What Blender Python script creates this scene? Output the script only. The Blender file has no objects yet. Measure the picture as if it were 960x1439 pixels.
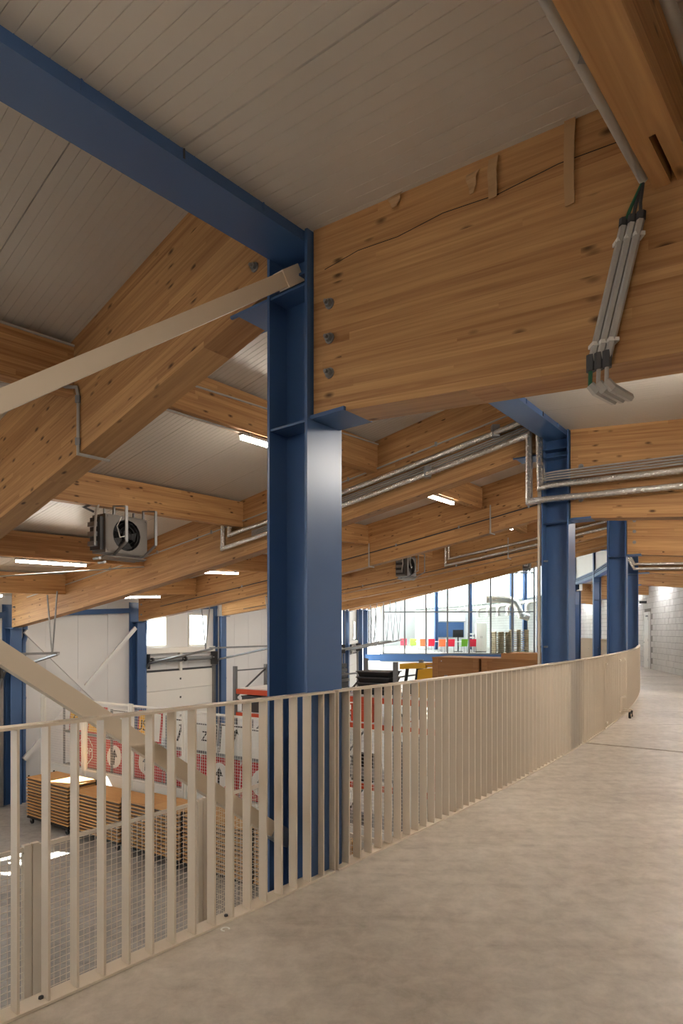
import bpy, bmesh, math, random
from mathutils import Vector, Matrix
random.seed(7)
D = bpy.data
scn = bpy.context.scene
COL = scn.collection
rad = math.radians

# ------------------------------------------------------------------ camera, world, sun, exposure
cam_d = D.cameras.new('camera'); cam = D.objects.new('camera', cam_d); COL.objects.link(cam)
cam.location = (0, 0, 1.5); cam.rotation_euler = (rad(90), 0, 0)
cam_d.sensor_fit = 'VERTICAL'; cam_d.sensor_height = 36.0
cam_d.lens = 36.0 * 880 / 1439.0
cam_d.shift_y = (887 - 719.5) / 1439.0
cam_d.clip_start = 0.05; cam_d.clip_end = 400
scn.camera = cam
w = D.worlds.new('world'); scn.world = w; w.use_nodes = True
bg = w.node_tree.nodes['Background']
bg.inputs[0].default_value = (0.86, 0.94, 1.0, 1); bg.inputs[1].default_value = 5.5
sun_d = D.lights.new('sun', 'SUN'); sun = D.objects.new('sun', sun_d); COL.objects.link(sun)
sun_d.energy = 45; sun_d.angle = rad(0.6); sun_d.color = (1, .96, .9)
sun.location = (-60, 60, 60)
sun.rotation_euler = Vector((.68, -.2, -.70)).to_track_quat('-Z', 'Y').to_euler()
vs = scn.view_settings
vs.view_transform = 'Standard'; vs.look = 'None'; vs.gamma = 1; vs.use_curve_mapping = False
vs.exposure = 1.0
TUBE = 36.0          # emission of a tube luminaire
scn.cycles.max_bounces = 8; scn.cycles.diffuse_bounces = 5; scn.cycles.glossy_bounces = 3
scn.cycles.transmission_bounces = 6; scn.cycles.transparent_max_bounces = 12
scn.cycles.caustics_reflective = False; scn.cycles.caustics_refractive = False
scn.cycles.sample_clamp_indirect = 6.0

# ------------------------------------------------------------------ the plan: a ring around C
CX, CY = -49.92, 43.98
def P(h, r, z=0.0, t=0.0):
    """point at bearing h (degrees), radius r, height z, t metres along the ring"""
    a = rad(h); return Vector((CX + r*math.cos(a) + t*math.sin(a), CY - r*math.sin(a) + t*math.cos(a), z))
HB = [47.9, 43.4, 38.83, 34.25, 29.9, 25.5, 21.1, 16.7, 12.3, 7.9, 3.5]     # column lines
Z0 = [3.5, 3.6, 3.69, 3.84, 4.07, 4.15, 4.5, 4.9, 5.4, 5.95, 6.5]           # hall beam soffit at the ridge
ZE = [.6, .7, .83, 1.62, 1.82, 2.07, 2.30, 2.26, 2.45, 2.6, 2.7]             # hall beam soffit at the outer wall
ZR = [2.72, 2.76, 2.80, 2.92, 2.97, 3.03, 3.05, 3.05, 3.05, 3.05, 3.05]      # gallery beam soffit at the column
RC = 63.78; RI = 63.61; RO = 63.95; FLOOR = -2.8
def lerp(a, b, t): return a + (b - a)*t
def knots(x, ks):
    if x <= ks[0][0]: return ks[0][1]
    for (a, va), (b, vb) in zip(ks, ks[1:]):
        if x <= b: return lerp(va, vb, (x - a)/(b - a))
    return ks[-1][1]
def r_block(h): return knots(h, [(-26, 65.05), (17.1, 65.05), (20.9, 65.5), (25, 66.3), (30, 67.2), (41, 68.2), (50, 68.4)])
def r_outer(h): return knots(h, [(5, 51.4), (12, 51.2), (25, 50.35), (50, 50.35)])
def g(x): return x + .2*x*(1 - x)
def zb(i, u): return Z0[i] + (ZE[i] - Z0[i])*g(max(0, u)/12.7)
def dep(u): return 1.10 - .02*u
def zt(i, u): return zb(i, u) + dep(u)
def zt_far(i, u):          # the roof is warped: it lies higher on the far side of the nearest beam
    return Z0[i] + (1.55 - Z0[i])*g(max(0, u)/12.7) + dep(u) if i == 2 else zt(i, u)
def hidx(h):
    for i in range(len(HB) - 1):
        if HB[i] >= h >= HB[i+1]: return i, (HB[i] - h)/(HB[i] - HB[i+1])
    return (0, 0.0) if h > HB[0] else (len(HB) - 2, 1.0)
def zceil(h, u): i, t = hidx(h); return lerp(zt_far(i, u), zt(i+1, u), t)
def zgal(h, r):  i, t = hidx(h); return lerp(ZR[i], ZR[i+1], t) + 1.12 - .08*(r - RO)

# ------------------------------------------------------------------ materials
def new_mat(name):
    m = D.materials.new(name); m.use_nodes = True; nt = m.node_tree
    return m, nt, nt.nodes['Principled BSDF']
def srgb(r, g_, b):
    f = lambda c: ((c/255)/12.92 if c/255 <= .04045 else (((c/255)+.055)/1.055)**2.4)
    return (f(r), f(g_), f(b), 1)
def plain(name, col, rough=.5, metal=0.0, var=.06, scale=6.0, bump=0.0, bscale=60.0, spec=.5):
    m, nt, b = new_mat(name); N = nt.nodes; L = nt.links
    b.inputs['Roughness'].default_value = rough; b.inputs['Metallic'].default_value = metal
    b.inputs['Specular IOR Level'].default_value = spec
    tc = N.new('ShaderNodeTexCoord'); no = N.new('ShaderNodeTexNoise'); no.inputs['Scale'].default_value = scale
    no.inputs['Detail'].default_value = 4
    L.new(tc.outputs['Object'], no.inputs['Vector'])
    mx = N.new('ShaderNodeMix'); mx.data_type = 'RGBA'
    mx.inputs[6].default_value = tuple(c*(1 - var) for c in col[:3]) + (1,)
    mx.inputs[7].default_value = tuple(min(1, c*(1 + var)) for c in col[:3]) + (1,)
    L.new(no.outputs['Fac'], mx.inputs[0]); L.new(mx.outputs[2], b.inputs['Base Color'])
    if bump:
        n2 = N.new('ShaderNodeTexNoise'); n2.inputs['Scale'].default_value = bscale
        L.new(tc.outputs['Object'], n2.inputs['Vector'])
        bp = N.new('ShaderNodeBump'); bp.inputs['Strength'].default_value = bump; bp.inputs['Distance'].default_value = .01
        L.new(n2.outputs['Fac'], bp.inputs['Height']); L.new(bp.outputs[0], b.inputs['Normal'])
    return m
def emit(name, col, s):
    m, nt, b = new_mat(name)
    b.inputs['Base Color'].default_value = (.9, .9, .9, 1)
    b.inputs['Emission Color'].default_value = col; b.inputs['Emission Strength'].default_value = s
    return m
def glass(name):
    m = D.materials.new(name); m.use_nodes = True; nt = m.node_tree; N = nt.nodes; L = nt.links
    N.clear(); out = N.new('ShaderNodeOutputMaterial'); mx = N.new('ShaderNodeMixShader')
    tr = N.new('ShaderNodeBsdfTransparent'); gl = N.new('ShaderNodeBsdfGlossy'); gl.inputs['Roughness'].default_value = .03
    tr.inputs[0].default_value = (.93, .96, .96, 1)
    lw = N.new('ShaderNodeLayerWeight'); lw.inputs[0].default_value = .04
    L.new(lw.outputs['Fresnel'], mx.inputs[0]); L.new(tr.outputs[0], mx.inputs[1]); L.new(gl.outputs[0], mx.inputs[2])
    L.new(mx.outputs[0], out.inputs[0]); return m
def wood(name, light, dark, knot, lam=.045, knots_on=True, rough=.55):
    """glued laminated spruce; attribute gc = (along, across, depth) in metres"""
    m, nt, b = new_mat(name); N = nt.nodes; L = nt.links
    at = N.new('ShaderNodeAttribute'); at.attribute_name = 'gc'
    oi = N.new('ShaderNodeObjectInfo')
    sep = N.new('ShaderNodeSeparateXYZ'); L.new(at.outputs['Vector'], sep.inputs[0])
    def math_(op, a, b_=None, c=None):
        n = N.new('ShaderNodeMath'); n.operation = op
        for k, v in enumerate((a, b_, c)):
            if v is None: continue
            if isinstance(v, (int, float)): n.inputs[k].default_value = v
            else: L.new(v, n.inputs[k])
        return n.outputs[0]
    rnd = math_('MULTIPLY', oi.outputs['Random'], 37.0)
    lay = math_('FLOOR', math_('DIVIDE', sep.outputs[2], lam))
    layr = math_('ADD', lay, rnd)
    wn = N.new('ShaderNodeTexWhiteNoise'); wn.noise_dimensions = '1D'; L.new(layr, wn.inputs['W'])
    seg = math_('FLOOR', math_('ADD', math_('DIVIDE', sep.outputs[0], 2.3), math_('MULTIPLY', wn.outputs['Value'], 9.0)))
    wn2 = N.new('ShaderNodeTexWhiteNoise'); wn2.noise_dimensions = '2D'
    cb = N.new('ShaderNodeCombineXYZ'); L.new(layr, cb.inputs[0]); L.new(seg, cb.inputs[1]); L.new(cb.outputs[0], wn2.inputs['Vector'])
    # grain
    cg = N.new('ShaderNodeCombineXYZ')
    L.new(math_('MULTIPLY', math_('ADD', sep.outputs[0], math_('MULTIPLY', wn2.outputs['Value'], 50.0)), 1.1), cg.inputs[0])
    L.new(math_('MULTIPLY', sep.outputs[1], 26.0), cg.inputs[1]); L.new(math_('MULTIPLY', math_('ADD', sep.outputs[2], rnd), 38.0), cg.inputs[2])
    ng = N.new('ShaderNodeTexNoise'); ng.inputs['Scale'].default_value = 1.0; ng.inputs['Detail'].default_value = 6
    ng.inputs['Distortion'].default_value = .6
    L.new(cg.outputs[0], ng.inputs['Vector'])
    fac = math_('ADD', math_('MULTIPLY', math_('SUBTRACT', ng.outputs['Fac'], .5), 1.5), math_('MULTIPLY', wn2.outputs['Value'], .42))
    fac = math_('ADD', fac, .24)
    fac.node.use_clamp = True
    mx = N.new('ShaderNodeMix'); mx.data_type = 'RGBA'; mx.inputs[6].default_value = light; mx.inputs[7].default_value = dark
    L.new(fac, mx.inputs[0]); colr = mx.outputs[2]
    # lamella joints
    fr = math_('FRACT', math_('DIVIDE', sep.outputs[2], lam))
    jn = math_('MULTIPLY', math_('LESS_THAN', fr, .035), .22)
    m2 = N.new('ShaderNodeMix'); m2.data_type = 'RGBA'; m2.inputs[7].default_value = knot
    L.new(jn, m2.inputs[0]); L.new(colr, m2.inputs[6]); colr = m2.outputs[2]
    if knots_on:
        ck = N.new('ShaderNodeCombineXYZ')
        L.new(math_('ADD', math_('MULTIPLY', sep.outputs[0], 3.4), rnd), ck.inputs[0])
        L.new(math_('MULTIPLY', sep.outputs[1], 7.0), ck.inputs[1]); L.new(math_('MULTIPLY', math_('ADD', sep.outputs[2], wn2.outputs['Value']), 7.5), ck.inputs[2])
        vo = N.new('ShaderNodeTexVoronoi'); vo.feature = 'F1'; vo.inputs['Scale'].default_value = 1.0
        L.new(ck.outputs[0], vo.inputs['Vector'])
        mr = N.new('ShaderNodeMapRange'); mr.inputs[1].default_value = .06; mr.inputs[2].default_value = .17
        mr.inputs[3].default_value = 1; mr.inputs[4].default_value = 0
        L.new(vo.outputs['Distance'], mr.inputs[0])
        m3 = N.new('ShaderNodeMix'); m3.data_type = 'RGBA'; m3.inputs[7].default_value = knot
        L.new(math_('MULTIPLY', mr.outputs[0], .85), m3.inputs[0]); L.new(colr, m3.inputs[6]); colr = m3.outputs[2]
    L.new(colr, b.inputs['Base Color']); b.inputs['Roughness'].default_value = rough
    b.inputs['Specular IOR Level'].default_value = .3
    return m
def concrete(name, c1, c2, rough=.42, scale=1.0):
    m, nt, b = new_mat(name); N = nt.nodes; L = nt.links
    tc = N.new('ShaderNodeTexCoord')
    n1 = N.new('ShaderNodeTexNoise'); n1.inputs['Scale'].default_value = .55*scale; n1.inputs['Detail'].default_value = 8; n1.inputs['Roughness'].default_value = .62
    n2 = N.new('ShaderNodeTexNoise'); n2.inputs['Scale'].default_value = 8*scale; n2.inputs['Detail'].default_value = 8; n2.inputs['Distortion'].default_value = .25
    n2.inputs['Roughness'].default_value = .7
    for n in (n1, n2): L.new(tc.outputs['Object'], n.inputs['Vector'])
    mp = N.new('ShaderNodeMapping'); mp.inputs['Rotation'].default_value = (0, 0, rad(38)); mp.inputs['Scale'].default_value = (1.2, 9, 1)
    L.new(tc.outputs['Object'], mp.inputs[0])
    n3 = N.new('ShaderNodeTexNoise'); n3.inputs['Scale'].default_value = .7*scale; n3.inputs['Detail'].default_value = 5; L.new(mp.outputs[0], n3.inputs['Vector'])
    a = N.new('ShaderNodeMath'); a.operation = 'ADD'; a.use_clamp = True
    r1 = N.new('ShaderNodeMapRange'); r1.inputs[1].default_value = .36; r1.inputs[2].default_value = .66; r1.inputs[4].default_value = .65
    r2 = N.new('ShaderNodeMapRange'); r2.inputs[1].default_value = .38; r2.inputs[2].default_value = .72; r2.inputs[4].default_value = .6
    r3 = N.new('ShaderNodeMapRange'); r3.inputs[1].default_value = .52; r3.inputs[2].default_value = .72; r3.inputs[4].default_value = .35
    L.new(n1.outputs['Fac'], r1.inputs[0]); L.new(n2.outputs['Fac'], r2.inputs[0]); L.new(n3.outputs['Fac'], r3.inputs[0])
    L.new(r1.outputs[0], a.inputs[0]); L.new(r2.outputs[0], a.inputs[1])
    a2 = N.new('ShaderNodeMath'); a2.operation = 'ADD'; a2.use_clamp = True; L.new(a.outputs[0], a2.inputs[0]); L.new(r3.outputs[0], a2.inputs[1])
    mx = N.new('ShaderNodeMix'); mx.data_type = 'RGBA'; mx.inputs[6].default_value = c1; mx.inputs[7].default_value = c2
    L.new(a2.outputs[0], mx.inputs[0]); L.new(mx.outputs[2], b.inputs['Base Color'])
    rr = N.new('ShaderNodeMapRange'); rr.inputs[3].default_value = rough - .08; rr.inputs[4].default_value = rough + .12
    L.new(n2.outputs['Fac'], rr.inputs[0]); L.new(rr.outputs[0], b.inputs['Roughness'])
    bp = N.new('ShaderNodeBump'); bp.inputs['Strength'].default_value = .06; bp.inputs['Distance'].default_value = .01
    L.new(n2.outputs['Fac'], bp.inputs['Height']); L.new(bp.outputs[0], b.inputs['Normal'])
    return m
M = dict(
    glulam=wood('glulam', srgb(207, 162, 110), srgb(148, 100, 60), srgb(60, 35, 20)),
    ply=wood('plywood', srgb(182, 134, 88), srgb(148, 102, 62), srgb(70, 40, 20), lam=3.0, knots_on=False),
    board=wood('table_board', srgb(226, 178, 116), srgb(200, 146, 88), srgb(120, 70, 30), lam=3.0, knots_on=False),
    pallet=wood('pallet_wood', srgb(214, 196, 166), srgb(178, 156, 124), srgb(90, 70, 50), lam=3.0, knots_on=False),
    blue=plain('blue_paint', srgb(66, 96, 140), .32, var=.05, scale=3, bump=.03, bscale=140),
    beige=plain('beige_paint', srgb(218, 204, 184), .45, var=.03, scale=5),
    white=plain('white_panel', srgb(222, 222, 222), .5, var=.03, scale=1.5),
    offwhite=plain('off_white', srgb(232, 230, 224), .45, var=.02),
    ceilm=plain('ceiling_sheet', srgb(204, 196, 185), .34, var=.02, scale=1.0),
    dark=plain('dark_gap', srgb(28, 27, 26), .8),
    steel=plain('galvanised', srgb(150, 150, 150), .42, .8, var=.15, scale=14),
    rackgrey=plain('rack_grey', srgb(122, 124, 126), .5, .3, var=.08, scale=14),
    pvc=plain('pvc_conduit', srgb(176, 172, 166), .4, var=.03),
    orange=plain('orange_beam', srgb(222, 84, 42), .45),
    red=plain('red_sign', srgb(190, 32, 40), .4), yellow=plain('yellow_paint', srgb(238, 184, 40), .45),
    black=plain('black_plastic', srgb(26, 26, 28), .5), greyd=plain('dark_grey_metal', srgb(70, 70, 72), .45, .3),
    heater=plain('heater_sheet', srgb(128, 122, 116), .45, .45, var=.08), glass=glass('window_glass'),
    block=plain('concrete_block', srgb(200, 197, 192), .85, var=.14, scale=2.2, bump=.3, bscale=90),
    mortar=plain('mortar', srgb(132, 126, 120), .9),
    floor=concrete('gallery_concrete', srgb(212, 202, 188), srgb(166, 155, 141), .34),
    hallfloor=concrete('hall_concrete', srgb(176, 170, 164), srgb(138, 132, 126), .38),
    tape=plain('masking_tape', srgb(186, 150, 108), .6), foil=None,
    tube_gallery=emit('gallery_tube_light', (1, .93, .84, 1), TUBE*3.0), tube_dayfill=emit('daylight_fill_tube', (.93, .96, 1, 1), TUBE*2.0), tube=emit('tube_light', (1, .90, .77, 1), TUBE), sensor=emit('lamp_bulb', (1, .9, .75, 1), 30),  # the cool tube is made up, imitating daylight of unknown source
    ground=plain('outside_ground', srgb(190, 190, 186), .9, scale=.3),
    chair_red=plain('chair_red', srgb(214, 40, 66), .4), chair_green=plain('chair_green', srgb(128, 196, 60), .4),
    chair_orange=plain('chair_orange', srgb(230, 104, 60), .4), paperw=plain('sign_white', srgb(236, 236, 232), .4),
    greyfab=plain('stacked_grey', srgb(92, 94, 96), .6), card=plain('cardboard', srgb(176, 132, 88), .8),
    green_cable=plain('green_cable', srgb(40, 104, 74), .5),
)
def foil():
    m, nt, b = new_mat('pipe_foil'); N = nt.nodes; L = nt.links
    b.inputs['Base Color'].default_value = srgb(225, 222, 216); b.inputs['Metallic'].default_value = .95
    tc = N.new('ShaderNodeTexCoord'); n = N.new('ShaderNodeTexNoise'); n.inputs['Scale'].default_value = 38; n.inputs['Detail'].default_value = 3
    L.new(tc.outputs['Object'], n.inputs['Vector']); bp = N.new('ShaderNodeBump'); bp.inputs['Strength'].default_value = .9; bp.inputs['Distance'].default_value = .02
    L.new(n.outputs['Fac'], bp.inputs['Height']); L.new(bp.outputs[0], b.inputs['Normal'])
    b.inputs['Roughness'].default_value = .24; return m
M['foil'] = foil()

# ------------------------------------------------------------------ mesh builder and object helpers
class MB:
    def __init__(s): s.v = []; s.f = []; s.m = []; s.gc = {}
    def face(s, idx, mi=0): s.f.append(tuple(idx)); s.m.append(mi)
    def hexa(s, p, mi=0):          # p: bottom 4 ccw from above, top 4
        b = len(s.v); s.v += [tuple(q) for q in p]
        for f in ((3, 2, 1, 0), (4, 5, 6, 7), (0, 1, 5, 4), (1, 2, 6, 5), (2, 3, 7, 6), (3, 0, 4, 7)):
            s.face([b + k for k in f], mi)
        return b
    def box(s, x0, x1, y0, y1, z0, z1, mi=0):
        return s.hexa([(x0, y0, z0), (x1, y0, z0), (x1, y1, z0), (x0, y1, z0), (x0, y0, z1), (x1, y0, z1), (x1, y1, z1), (x0, y1, z1)], mi)
    def bar(s, a, b, w_, h_, mi=0, up=(0, 0, 1)):
        """rectangular bar from a to b, w_ sideways, h_ towards up"""
        a, b = Vector(a), Vector(b); d = (b - a).normalized(); u = Vector(up)
        x = d.cross(u)
        if x.length < 1e-5: x = d.cross(Vector((1, 0, 0)))
        x.normalize(); y = x.cross(d).normalized()
        q = []
        for c in (a, b):
            q += [c - x*w_/2 - y*h_/2, c + x*w_/2 - y*h_/2, c + x*w_/2 + y*h_/2, c - x*w_/2 + y*h_/2]
        b0 = len(s.v); s.v += [tuple(k) for k in q]
        for f in ((0, 1, 2, 3), (7, 6, 5, 4), (4, 5, 1, 0), (5, 6, 2, 1), (6, 7, 3, 2), (7, 4, 0, 3)): s.face([b0 + k for k in f], mi)
        return b0
    def tube(s, pts, r, n=8, mi=0, cap=True):
        pts = [Vector(p) for p in pts]; rings = []
        t0 = (pts[1] - pts[0]).normalized(); ref = t0.orthogonal().normalized()
        for k, p in enumerate(pts):
            if k == 0: t = t0
            elif k == len(pts) - 1: t = (pts[k] - pts[k-1]).normalized()
            else:
                t1 = (pts[k] - pts[k-1]).normalized(); t2 = (pts[k+1] - pts[k]).normalized(); t = (t1 + t2).normalized()
            ref = (ref - t*ref.dot(t)).normalized(); o = t.cross(ref)
            sc = 1.0
            if 0 < k < len(pts) - 1: sc = 1/max(.5, math.sqrt(max(.05, (1 + t1.dot(t2))/2)))
            b0 = len(s.v); rings.append(b0)
            for j in range(n):
                a = 2*math.pi*j/n; dvec = ref*math.cos(a) + o*math.sin(a)
                s.v.append(tuple(p + dvec*r*(sc if 0 < k < len(pts)-1 else 1)))
        for k in range(len(rings) - 1):
            for j in range(n):
                j2 = (j + 1) % n; s.face((rings[k]+j, rings[k]+j2, rings[k+1]+j2, rings[k+1]+j), mi)
        if cap:
            s.face([rings[0] + n - 1 - j for j in range(n)], mi); s.face([rings[-1] + j for j in range(n)], mi)
    def prism(s, poly, z0, z1, mi=0):
        n = len(poly); b = len(s.v)
        s.v += [(x, y, z0) for x, y in poly] + [(x, y, z1) for x, y in poly]
        s.face([b + n - 1 - k for k in range(n)], mi); s.face([b + n + k for k in range(n)], mi)
        for k in range(n): s.face((b + k, b + (k+1) % n, b + n + (k+1) % n, b + n + k), mi)
    def mesh(s, name, mats, smooth=False, gc=None):
        me = D.meshes.new(name); me.from_pydata(s.v, [], s.f)
        for m in (mats if isinstance(mats, (list, tuple)) else [mats]): me.materials.append(M[m] if isinstance(m, str) else m)
        if any(s.m): me.polygons.foreach_set('material_index', s.m)
        if smooth:
            me.polygons.foreach_set('use_smooth', [True]*len(me.polygons))
            try: me.set_sharp_from_angle(angle=rad(40))
            except Exception: pass
        at = me.attributes.new('gc', 'FLOAT_VECTOR', 'POINT')
        vals = gc if gc is not None else [c for v in s.v for c in v]
        at.data.foreach_set('vector', vals)
        me.update(); return me
    def build(s, name, mats, parent=None, loc=None, rz=None, smooth=False, gc=None):
        return link(name, s.mesh(name, mats, smooth, gc), parent, loc, rz)
def link(name, me, parent=None, loc=None, rz=None):
    o = D.objects.new(name, me); COL.objects.link(o)
    if parent: o.parent = parent
    if loc is not None: o.location = loc
    if rz is not None: o.rotation_euler = (0, 0, rz)
    return o
def tag(o, label=None, cat=None, group=None, kind=None):
    if label: o['label'] = label
    if cat: o['category'] = cat
    if group: o['group'] = group
    if kind: o['kind'] = kind
    return o
def thing(name, label, cat, h=None, r=None, z=0.0, group=None, loc=None, rz=None, kind='thing', t=0.0):
    o = D.objects.new(name, None); COL.objects.link(o); o.empty_display_size = .2
    if loc is None: loc = P(h, r, z, t); rz = -rad(h)
    o.location = loc; o.rotation_euler = (0, 0, rz or 0)
    return tag(o, label, cat, group, kind)
def struct(name, label=None, cat=None): # structure empty
    o = D.objects.new(name, None); COL.objects.link(o); return tag(o, label, cat, None, 'structure')
def copy_tree(o, parent=None):
    c = o.copy(); COL.objects.link(c); c.parent = parent
    for ch in o.children: copy_tree(ch, c)
    return c
def box_part(name, mat, parent, *a, **k):
    b = MB(); b.box(*a); return b.build(name, mat, parent, **k)
def hspan(h0, h1, step=1.1):
    n = max(1, int(math.ceil(abs(h1 - h0)/step))); return [lerp(h0, h1, k/n) for k in range(n+1)]
def text_mesh(txt, size):
    c = D.curves.new('lettering', 'FONT'); c.body = txt; c.size = size; c.extrude = .001; c.align_x = 'CENTER'; c.align_y = 'CENTER'
    o = D.objects.new('lettering', c); COL.objects.link(o)
    dg = bpy.context.evaluated_depsgraph_get(); me = D.meshes.new_from_object(o.evaluated_get(dg))
    D.objects.remove(o); D.curves.remove(c); return me
ORD = ['first', 'second', 'third', 'fourth', 'fifth', 'sixth', 'seventh', 'eighth', 'ninth', 'tenth']

# ================================================================== the large structure
def ring(mb, r0, r1, z0, z1, h0, h1, step=1.1, mi=0):
    fr0 = r0 if callable(r0) else (lambda h: r0); fr1 = r1 if callable(r1) else (lambda h: r1)
    hs = hspan(h0, h1, step); b = len(mb.v)
    for h in hs:
        for (r, z) in ((fr0(h), z0), (fr1(h), z0), (fr1(h), z1), (fr0(h), z1)): mb.v.append(tuple(P(h, r, z)))
    for k in range(len(hs) - 1):
        a = b + 4*k; c = a + 4
        for q in range(4): mb.face((a + q, a + (q+1) % 4, c + (q+1) % 4, c + q), mi)
    mb.face((b + 3, b + 2, b + 1, b), mi); e = b + 4*(len(hs) - 1); mb.face((e, e+1, e+2, e+3), mi)

gr = MB(); gr.box(-140, 140, -120, 160, -3.4, -3.2); tag(gr.build('ground', 'ground'), 'pale ground outside the building', 'ground', None, 'structure')
fl = struct('floor', 'grey concrete gallery floor curving away beside the railing', 'floor')
for a, b_ in ((50, 33.8), (33.74, 21.02), (20.98, -25)):
    m = MB(); ring(m, 63.975, lambda h: r_block(h) + .02, -.28, 0, a, b_); m.build('floor_slab', 'floor', fl)
m = MB(); ring(m, 63.98, lambda h: r_block(h), -.32, -.285, 50, -25); m.build('slab_soffit', 'dark', fl)
m = MB(); ring(m, r_outer, 63.96, FLOOR - .2, FLOOR, 50, -25, 2.2); m.build('floor_hall', 'hallfloor')
tag(D.objects['floor_hall'], 'grey concrete floor of the lower hall seen through railing', 'floor', None, 'structure')
m = MB(); ring(m, 63.98, 64.1, FLOOR, -.33, 50, -25, 2.2)
tag(m.build('wall_gallery', 'white'), 'white wall under the gallery edge', 'wall', None, 'structure')

# ---- ceilings: every sandwich panel is a piece with fine ribs rolled into its sheet
def ceil_panel(parent, h0, h1, rs, zf, nrib, thick=.06):
    mb = MB(); prof = []
    for k in range(nrib):
        a = k/nrib; prof += [(a, 0), (a + .93/nrib, 0), (a + .95/nrib, .004), (a + .98/nrib, .004)]
    prof.append((1, 0)); n = len(prof)
    for r in rs:
        for f, dz in prof:
            h = lerp(h0, h1, f); mb.v.append(tuple(P(h, r, zf(h, r) + dz)))
    for j in range(len(rs) - 1):
        for k in range(n - 1):
            a = j*n + k; mb.face((a, a + 1, a + n + 1, a + n))
    # back sheet closes the panel
    b = len(mb.v)
    for r in rs:
        for f in (0, 1):
            h = lerp(h0, h1, f); mb.v.append(tuple(P(h, r, zf(h, r) + thick)))
    for j in range(len(rs) - 1):
        a = b + 2*j; mb.face((a, a + 2, a + 3, a + 1))
        mb.face((j*n, (j+1)*n, a + 2, a)); mb.face(((j)*n + n - 1, a + 1, a + 3, (j+1)*n + n - 1))
    return mb.build('ceiling_panel', 'ceilm', parent)
ce = struct('ceiling', 'ribbed off-white metal ceiling panels sloping down over the hall', 'ceiling')
cg = struct('ceiling_gallery', 'ribbed off-white metal ceiling panels above the gallery walkway', 'ceiling')
for i in range(len(HB) - 1):
    near = i in (1, 2, 3); nP = 5; gap = .005
    for k in range(nP):
        a = lerp(HB[i], HB[i+1], k/nP) - gap/2; b_ = lerp(HB[i], HB[i+1], (k+1)/nP) + gap/2
        ceil_panel(ce, a, b_, [63.72 - 13.5*j/10 for j in range(11)], lambda h, r: zceil(h, RI - r), 14 if near else 8)
        ceil_panel(cg, a, b_, [63.72 + (r_block((a+b_)/2) + .1 - 63.72)*j/2 for j in range(3)], zgal, 14 if near else 8)
for rr, fA, fB, par in (([63.72 - 13.6*j/10 for j in range(11)], lambda i, r: zt_far(i, RI - r), lambda i, r: zt(i, RI - r), ce),
                        ([63.6, 65.0, 68.6], lambda i, r: zgal(HB[i], r), lambda i, r: zgal(HB[i], r), cg)):
    m = MB(); n = len(rr)
    for i in range(len(HB) - 1):
        b0 = len(m.v)
        for dz in (.07, .15):
            for j, (h, f) in enumerate(((HB[i], fA), (HB[i+1], fB))):
                for r in rr: m.v.append(tuple(P(h, r, f(i + j, r) + dz)))
        for j in range(n - 1):
            q = b0 + j; m.face((q, q+1, q+n+1, q+n)); q += 2*n; m.face((q, q+n, q+n+1, q+1))
    m.build('roof_deck', 'dark', par)
# step wall between the lower gallery roof and the higher hall roof
m = MB()
hs = hspan(50, 4.0, 1.1)
for h in hs:
    m.v += [tuple(P(h, 63.70, zgal(h, RO) - .03)), tuple(P(h, 63.70, zceil(h, 0) + .1)), tuple(P(h, 63.82, zceil(h, 0) + .1)), tuple(P(h, 63.82, zgal(h, RO) - .03))]
for k in range(len(hs) - 1):
    for q in range(4): m.face((4*k + q, 4*k + (q+1) % 4, 4*k + 4 + (q+1) % 4, 4*k + 4 + q))
tag(m.build('wall_step', 'white'), 'white strip wall between the two roof heights', 'wall', None, 'structure')
# end walls close the building
for nm, h, lab in (('wall_back', 49.0, 'white end wall behind the viewpoint'), ('wall_far', -24.2, 'pale grey end wall of the canteen')):
    m = MB()
    for t0, t1 in ((0, .2),):
        re = 68.6 if h > 0 else 65.1; a, b_, c, d = P(h, 50.0, 0, -.1), P(h, re, 0, -.1), P(h, re, 0, .1), P(h, 50.0, 0, .1)
        m.hexa([(p.x, p.y, FLOOR) for p in (a, b_, c, d)] + [(p.x, p.y, 7.4) for p in (a, b_, c, d)])
    tag(m.build(nm, 'white'), lab, 'wall', None, 'structure')

# ---- outer hall wall, bay by bay, with windows and sectional doors
wo = struct('wall_outer', 'white sandwich panel outer wall of the hall', 'wall')
win_n = [0]
def window(h, r, y0, y1, z0, z1, lab, fw=.06, mull=0, mat='offwhite', parent_kind='structure', deep=.12):
    win_n[0] += 1
    o = thing('window_%d' % win_n[0], lab, 'window', h, r, 0, kind='structure')
    f = MB()
    for (a, b_, c, d) in ((y0, y1, z0, z0 + fw), (y0, y1, z1 - fw, z1), (y0, y0 + fw, z0 + fw, z1 - fw), (y1 - fw, y1, z0 + fw, z1 - fw)): f.box(-deep, .03, a, b_, c, d)
    f.build('window_frame', mat, o)
    for k in range(mull):
        yc = lerp(y0, y1, (k+1)/(mull+1)); box_part('mullion', mat, o, -.06, .02, yc - .025, yc + .025, z0 + fw, z1 - fw)
    box_part('pane', 'glass', o, -.05, -.04, y0 + fw, y1 - fw, z0 + fw, z1 - fw)
    return o
DOORBAYS = {2: 'behind the stacked tables', 4: 'beyond the sign cage', 7: 'in the far part of the hall', 8: 'near the canteen glass'}
door_n = [0]
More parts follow.
